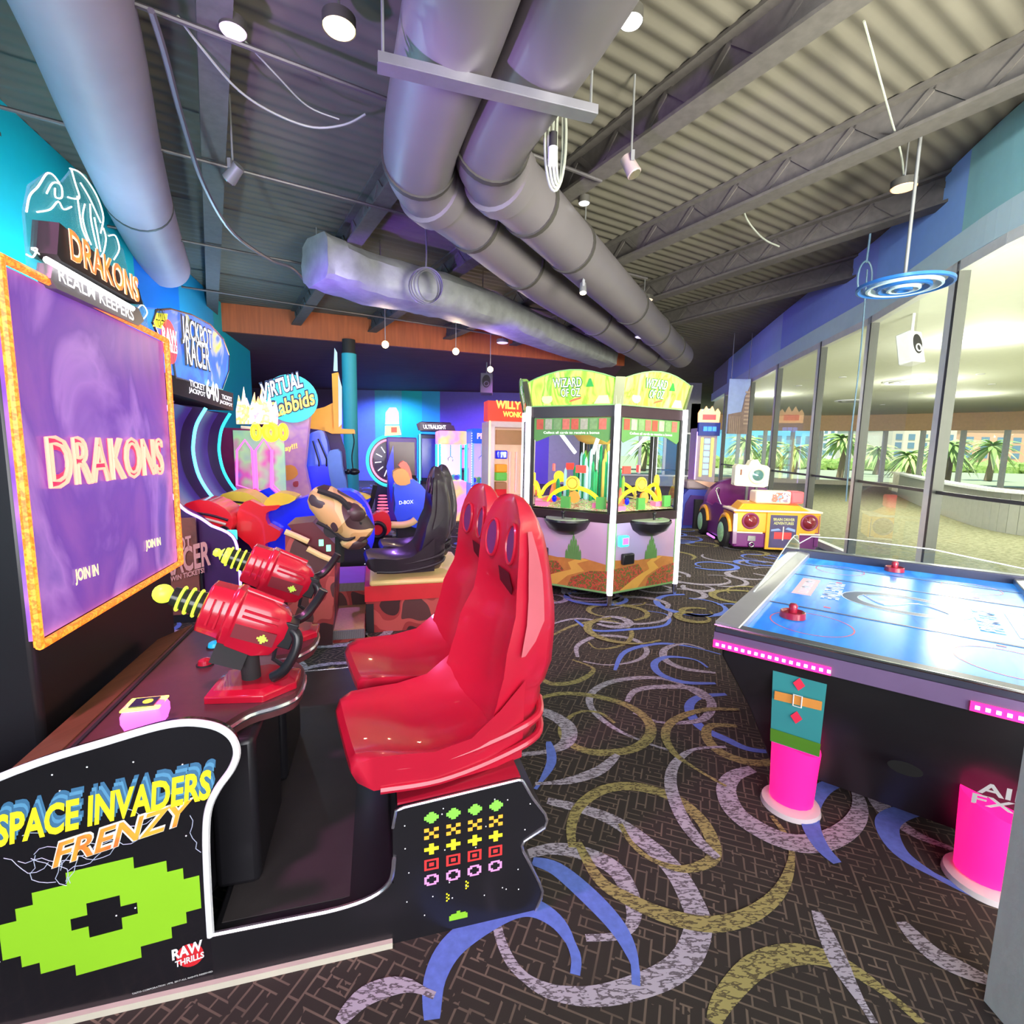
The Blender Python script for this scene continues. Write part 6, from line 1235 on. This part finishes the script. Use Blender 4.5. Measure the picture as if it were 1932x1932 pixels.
MB(WHITE).cyl((.25, 3.95, 3.74), (.25, 3.95, 3.62), .035, n=14).build('connector', t); MB(BLKM).cyl((.25, 3.95, 3.84), (.25, 3.95, 3.74), .03, n=14).build('connector_sleeve', t)
coil('cable_coil', 'round black cable coil hanging in front of the silver duct', (-1.27, 7.35, 3.80), .24, .25, 4, 0, mat('dark_cable', (.12, .12, .12), .5))
coil('cable_coil', 'thin blue-grey cable coil hanging against the blue soffit', (4.35, 6.55, 3.75), .10, .2, 1, 10, mat('blue_grey_cable', (.10, .18, .25), .5))
t = thing('dangling_cord', 'long thin dark cord hanging straight down in front of the glass wall', 'cord', W, (4.37, 6.5, 3.9)); MB(mat('blue_grey_cable', (.10, .18, .25))).tube(smooth([(4.37, 6.55, 3.85), (4.38, 6.53, 2.8), (4.36, 6.52, 1.8), (4.37, 6.5, .95)], 5), .009, 6).build('cord', t)
# silver lagged duct
FOIL = mat('silver_foil_lagging', (.26, .27, .26), .5, .25, var=.45, scale=5, bump=.6)
t = thing('lagged_duct', 'crumpled silver foil-wrapped duct lit violet from below', 'duct', W, (-2.3, 7.7, 3.8)); pts = smooth([(-2.75, 7.15, 4.05), (-2.2, 7.75, 4.0), (-1.3, 8.35, 3.97), (-.4, 9.3, 3.95), (.5, 10.6, 3.93), (1.5, 12.1, 3.93), (2.4, 13.5, 3.95)], 5)
r0 = random.Random(2); lps = []
for i, p in enumerate(pts):
    d = (pts[min(i+1, len(pts)-1)]-pts[max(i-1, 0)]).normalized(); sd = Vector((-d.y, d.x, 0)).normalized(); k = i/len(pts); w = .46-.14*k if i > 1 else .36; h = .33-.1*k
    lps.append([tuple(p+sd*w*math.copysign(abs(math.cos(a))**.6, math.cos(a))*r0.uniform(.94, 1.05)+Vector((0, 0, h*math.copysign(abs(math.sin(a))**.7, math.sin(a))*r0.uniform(.92, 1.06)))) for a in [j/20*6.2832 for j in range(20)]])
MB(FOIL).loft(lps).build('foil_wrap', t, ang=25)
b = MB(CHROME)
for i in (6, 14, 22): p = pts[i]; b.cyl((p.x, p.y, p.z+.2), (p.x, p.y, 4.6), .01, n=6)
b.build('hanger_rod', t)
# sprinkler pipes, conduits and slack wires
PIP = mat('black_conduit', (.09, .08, .085), .45, .3)
for i, (y, x0, x1, lb) in enumerate([(4.2, -1.5, 3.5, 'thin conduit crossing the ceiling nearest the camera'), (6.0, -2.5, 6, 'thin conduit crossing the ceiling above the red seats'), (8.4, -3.5, 8.6, 'thin conduit crossing the ceiling above the coin pusher'), (10.8, -3.5, 8, 'thin conduit crossing the ceiling farthest back')]):
    o = MB(PIP).tube([BF.w(x0, y, 4.245), BF.w(x1, y, 4.245)], .018, 8); w_ = BF.w((x0+x1)/2, y, 4.22); o = o.build('ceiling_conduit', at=w_); tag(o, lb, 'conduit')
def wire(name, label, px, r, m=None):
    pts = smooth([atz(x, y, z) for x, y, z in px], 5); o = MB(m or PIP).tube(pts, r, 6).build(name, at=pts[0]); tag(o, label, 'cable')
wire('thick_cable', 'thick black cable sagging from the near ceiling to the brown band', [(285,20,4.17),(310,100,4.14),(345,230,4.12),(385,350,4.07),(440,440,4.07),(510,490,4.12),(550,505,4.14),(575,530,4.17)], .022, mat('violet_black_cable', (.12, .10, .13), .4))
wire('slack_wire', 'thin slack wire curving left of the fat ducts', [(335,30,4.3),(380,90,4.25),(450,170,4.2),(520,215,4.18),(590,240,4.18),(650,235,4.2),(690,215,4.24)], .009, CBL)
wire('slack_wire', 'thin slack wire curving behind the steel channel bar', [(460,75,4.3),(520,140,4.25),(580,200,4.22),(640,225,4.2)], .006, CBL)
wire('slack_wire', 'thin slack wire running down the right of the ceiling to the glowing disc lamp', [(1630,40,4.4),(1655,130,4.38),(1680,220,4.34),(1700,290,4.3),(1705,335,4.28)], .008, CBL)
wire('slack_wire', 'small hooked wire hanging by the right ceiling beam', [(1400,380,4.4),(1410,415,4.35),(1440,450,4.3),(1470,465,4.3)], .010, CBL)
# ---- fixtures
def disc(name, px, py, z, r, col, e, label, cat='ceiling light', drop=True, group=None):
    p = atz(px, py, z); t = thing(name, label, cat, W, tuple(p), group)
    MB(DRNG).lathe([(r*1.12, z+.0), (r*1.12, z+.07), (.001, z+.07)], (p.x, p.y, 0), 28).build('rim', t)
    MB(glow(name+'_glow_%d' % int(e*10+r*1000), col, e) if e else WHITE).lathe([(.001, z-.004), (r, z-.004), (r*1.08, z+.005), (r*1.08, z+.02)], (p.x, p.y, 0), 28).build('diffuser', t)
    if drop: MB(STEEL).cyl((p.x, p.y, z+.07), (p.x, p.y, 4.6), .008, n=6).build('stem', t)
    return p
disc('disc_light', 640, 55, 4.25, .095, (1, .82, .45), 1.3, 'large warm yellow disc light at the top left of the ceiling')
disc('disc_light', 440, 60, 4.25, .075, (.80, .62, .75), .8, 'pinkish disc light near the sagging thick cable')
disc('disc_light', 1705, 355, 4.15, .10, (1, .60, .32), 1.0, 'orange disc lamp in front of the blue soffit')
disc('disc_light', 598, 478, 4.25, .11, (.85, .55, .35), .8, 'small tan disc light left of the silver duct')
disc('disc_light', 1215, 567, 4.20, .14, (.75, .60, .45), .7, 'small beige disc light right of the fat ducts')
disc('disc_light', 1212, 636, 3.75, .13, (.9, .88, .92), .5, 'white disc pendant on a thin stem over the hexagonal coin pusher')
disc('disc_light', 948, 647, 3.75, .11, (.75, .65, .85), .5, 'lilac disc pendant above the candy coin pusher')
disc('disc_light', 1102, 384, 4.2, .055, (.9, .9, 1), .6, 'tiny white disc light beside the right fat duct')
disc('disc_light', 1190, 42, 4.3, .07, (.9, .9, .9), .6, 'white disc light at the top centre of the ceiling')
p = atz(1705, 541, 3.1); t = thing('ring_reflection', 'wide round blue rings modelled from a diffuser reflection before the blue soffit', 'air diffuser', W, tuple(p))  # reflection of a ceiling diffuser modelled as a hung ring; stem is added
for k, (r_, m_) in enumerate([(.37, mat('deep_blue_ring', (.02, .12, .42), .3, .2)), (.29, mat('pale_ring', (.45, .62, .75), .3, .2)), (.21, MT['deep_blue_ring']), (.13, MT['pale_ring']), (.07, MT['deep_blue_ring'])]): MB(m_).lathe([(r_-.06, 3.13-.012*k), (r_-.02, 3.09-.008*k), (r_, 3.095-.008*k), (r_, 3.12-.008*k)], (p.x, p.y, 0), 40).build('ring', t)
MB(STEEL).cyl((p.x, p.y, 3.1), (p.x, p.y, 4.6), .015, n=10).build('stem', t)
def spot(px, py, z, label, aim, lit, scale=1, wm=STEEL):
    p = atz(px, py, z); t = thing('spot_light', label, 'spot light', W, tuple(p), None); a = Vector(aim).normalized()
    MB(wm).cyl(p-a*.09*scale, p+a*.07*scale, .05*scale, .06*scale, 16).build('can', t)
    MB(glow('spot_lens', (1, .85, .6), lit) if lit > 1 else CHROME).cyl(p+a*.07*scale, p+a*.078*scale, .05*scale, n=16).build('lens', t)
    MB(STEEL).cyl(p, (p.x, p.y, 4.6), .009, n=6).build('stem', t)
    MB(STEEL).bar(p+Vector((0, 0, .10)), p+Vector((.0, 0, .02)), .13*scale, .03).build('yoke', t)
    return p
spot(440, 328, 3.95, 'black spot light with a pale gel flap on the left ceiling', (-.6, .2, -.5), 1.0)
spot(1190, 315, 3.9, 'pinkish spot light right of the cable coil', (.4, -.2, -.8), 1.0, 1, mat('pink_grey_can', (.45, .35, .36), .4, .3))
spot(1100, 545, 3.6, 'small glowing spot light on a long stem beside the fat ducts', (0, -.3, -1), 6, .8)
for px, py, z, lb in ((727, 650, 3.55, 'leftmost of the three glowing bulbs under the low dark ceiling'), (860, 663, 3.55, 'middle of the three glowing bulbs under the low dark ceiling'), (925, 697, 3.4, 'rightmost and smallest of the three glowing bulbs under the low dark ceiling')):
    p = atz(px, py, z); t = thing('hanging_bulb', lb, 'light bulb', W, tuple(p)); MB(glow('warm_bulb', (1, .75, .35), 9)).ball(tuple(p), .07, n=12).build('bulb', t); MB(STEEL).cyl(p+Vector((0, 0, .06)), (p.x, p.y, 4.02 if p.y > 11.26+(p.x+6.69)*.367 else 4.6), .008, n=6).build('stem', t)
    lamp('bulb_light', 'POINT', (p.x, p.y-.12, p.z-.12), 25, (1, .75, .45), .05)
# speakers
def speaker(px, py, z, label, sc, ztop, yaw, m=WHITE):
    p = atz(px, py, z); t = thing('loudspeaker', label, 'loudspeaker', W, tuple(p)); T = Matrix.Translation(p) @ Matrix.Rotation(R(yaw), 4, 'Z') @ Matrix.Rotation(R(-12), 4, 'X')
    b = MB(m); b.T = T; b.box(-.16*sc, .16*sc, -.12*sc, .12*sc, -.27*sc, .27*sc); b.build('box', t, bevel=.02*sc)
    b = MB(BLKM); b.T = T; b.prism(circ(0, .04*sc, .11*sc, .17*sc, 24), -.13*sc, -.12*sc, 'xz'); b.m(m); b.torus((0, -.135*sc, -.03*sc), .06*sc, .012*sc, 'y', 20, 6); b.build('grille', t)
    MB(m).cyl(p+Vector((0, 0, .2*sc)), (p.x, p.y, ztop), .02, n=8).build('bracket', t)
speaker(1717, 658, 3.12, 'white loudspeaker hung under the lobby ceiling behind the glass', .85, 3.62, 20)
speaker(748+170, 725, 3.4, 'dark grey loudspeaker hung in the far dim ceiling', 1.1, 4.02, 0, mat('dark_speaker_box', (.10, .10, .13), .5))
# lobby ceiling diffusers and downlights, seen through the glass
for px, py, r_, lb in ((1712, 721, .55, 'large round slotted diffuser in the lobby ceiling, nearest the speaker'), (1606, 757, .55, 'round slotted diffuser in the lobby ceiling, middle one'), (1475, 790, .5, 'round slotted diffuser in the lobby ceiling, farthest left')):
    p = atz(px, py, 3.59); t = thing('round_diffuser', lb, 'air diffuser', W, tuple(p))
    for k in range(4): MB(WHITE if k % 2 == 0 else mat('grey_slot', (.28, .28, .26), .5)).lathe([(r_-.12*k-.1, 3.59), (r_-.12*k-.02, 3.575), (r_-.12*k, 3.59), (r_-.12*k, 3.615)], (p.x, p.y, 0), 32).build('ring', t)
for i, (px, py) in enumerate([(1590, 712), (1507, 728), (1665, 764), (1735, 742), (1850, 706), (1872, 725), (1545, 745), (1640, 785)]):
    p = atz(px, py, 3.61); o = MB(WHITE).lathe([(.001, 3.605), (.07, 3.60), (.09, 3.605), (.09, 3.62)], (p.x, p.y, 0), 20).build('downlight', at=p); tag(o, ['small round downlight in the lobby ceiling left of the speaker', 'small downlight in the lobby ceiling near the far blue soffit', 'downlight in the lobby ceiling right of the middle diffuser', 'downlight in the lobby ceiling under the largest diffuser', 'upper downlight in the lobby ceiling at the right edge', 'lower downlight in the lobby ceiling at the right edge', 'downlight in the lobby ceiling left of the middle diffuser', 'farthest downlight in the lobby ceiling above the tall palm'][i], 'ceiling light')
# ---- unseen lamps added to light and tint the arcade
lamp('left_wall_fill', 'POINT', S.w(-2.7, 1.1, 2.3), 80, (.75, .9, 1), .10)  # pale fill added out of sight behind the topper for the left wall
lamp('magenta_fill', 'SPOT', (-1.7, .6, 3.9), 330, (1, .25, .70), .15, to=(-1.2, 2.9, .7), spot=72)  # added off-screen spot giving the seats and blasters their pink cast
lamp('wall_wash_fill', 'POINT', S.w(-3.1, 4.6, 2.7), 75, (.6, .9, 1), .08)  # added wall fills, hidden behind the signs
lamp('wall_wash_fill', 'POINT', S.w(-3.1, 8.6, 2.8), 110, (.5, .8, 1), .10)
lamp('violet_floor_fill', 'SPOT', (-.9, 5.6, 3.9), 450, (.45, .20, 1), .1, to=(-1.9, 6.6, 0), spot=110)  # purple spot added without a fixture
lamp('duct_violet_fill', 'SPOT', S.w(-2.0, 1.0, 2.2), 420, (.52, .28, 1), .06, to=(-.75, 4.6, 4.0), spot=75)  # hidden spots added to turn the duct undersides violet
lamp('duct_violet_fill', 'SPOT', S.w(-2.0, 5.0, 2.6), 520, (.25, .08, 1), .06, to=(-1.2, 8.8, 3.9), spot=70)
lamp('duct_violet_fill', 'SPOT', S.w(.6, 6.9, 2.4), 500, (.25, .10, 1), .06, to=(.9, 11.3, 3.9), spot=70)
for x, y, c in ((-5, 14.5, (.2, .4, 1)), (-2, 15, (.5, .15, 1)), (.6, 13.5, (.7, .15, .8)), (-8, 17, (.4, .3, 1)), (-1, 19.5, (.35, .2, 1)), (-5.5, 20.5, (.2, .4, 1))):
    lamp('far_room_fill', 'SPOT', (x, y, 3.8), 900, c, .08, to=(x, y+1.5, 0), spot=140)  # coloured spots added in the far room, no fixtures modelled
lamp('pusher_aisle_lamp', 'SPOT', (2.2, 4.6, 4.2), 170, (1, .97, .9), .1, to=(1.8, 6.5, 0), spot=100)
lamp('car_aisle_lamp', 'SPOT', (2.6, 7.4, 4.4), 260, (1, .97, .85), .1, to=(3.9, 8.2, 0), spot=100)
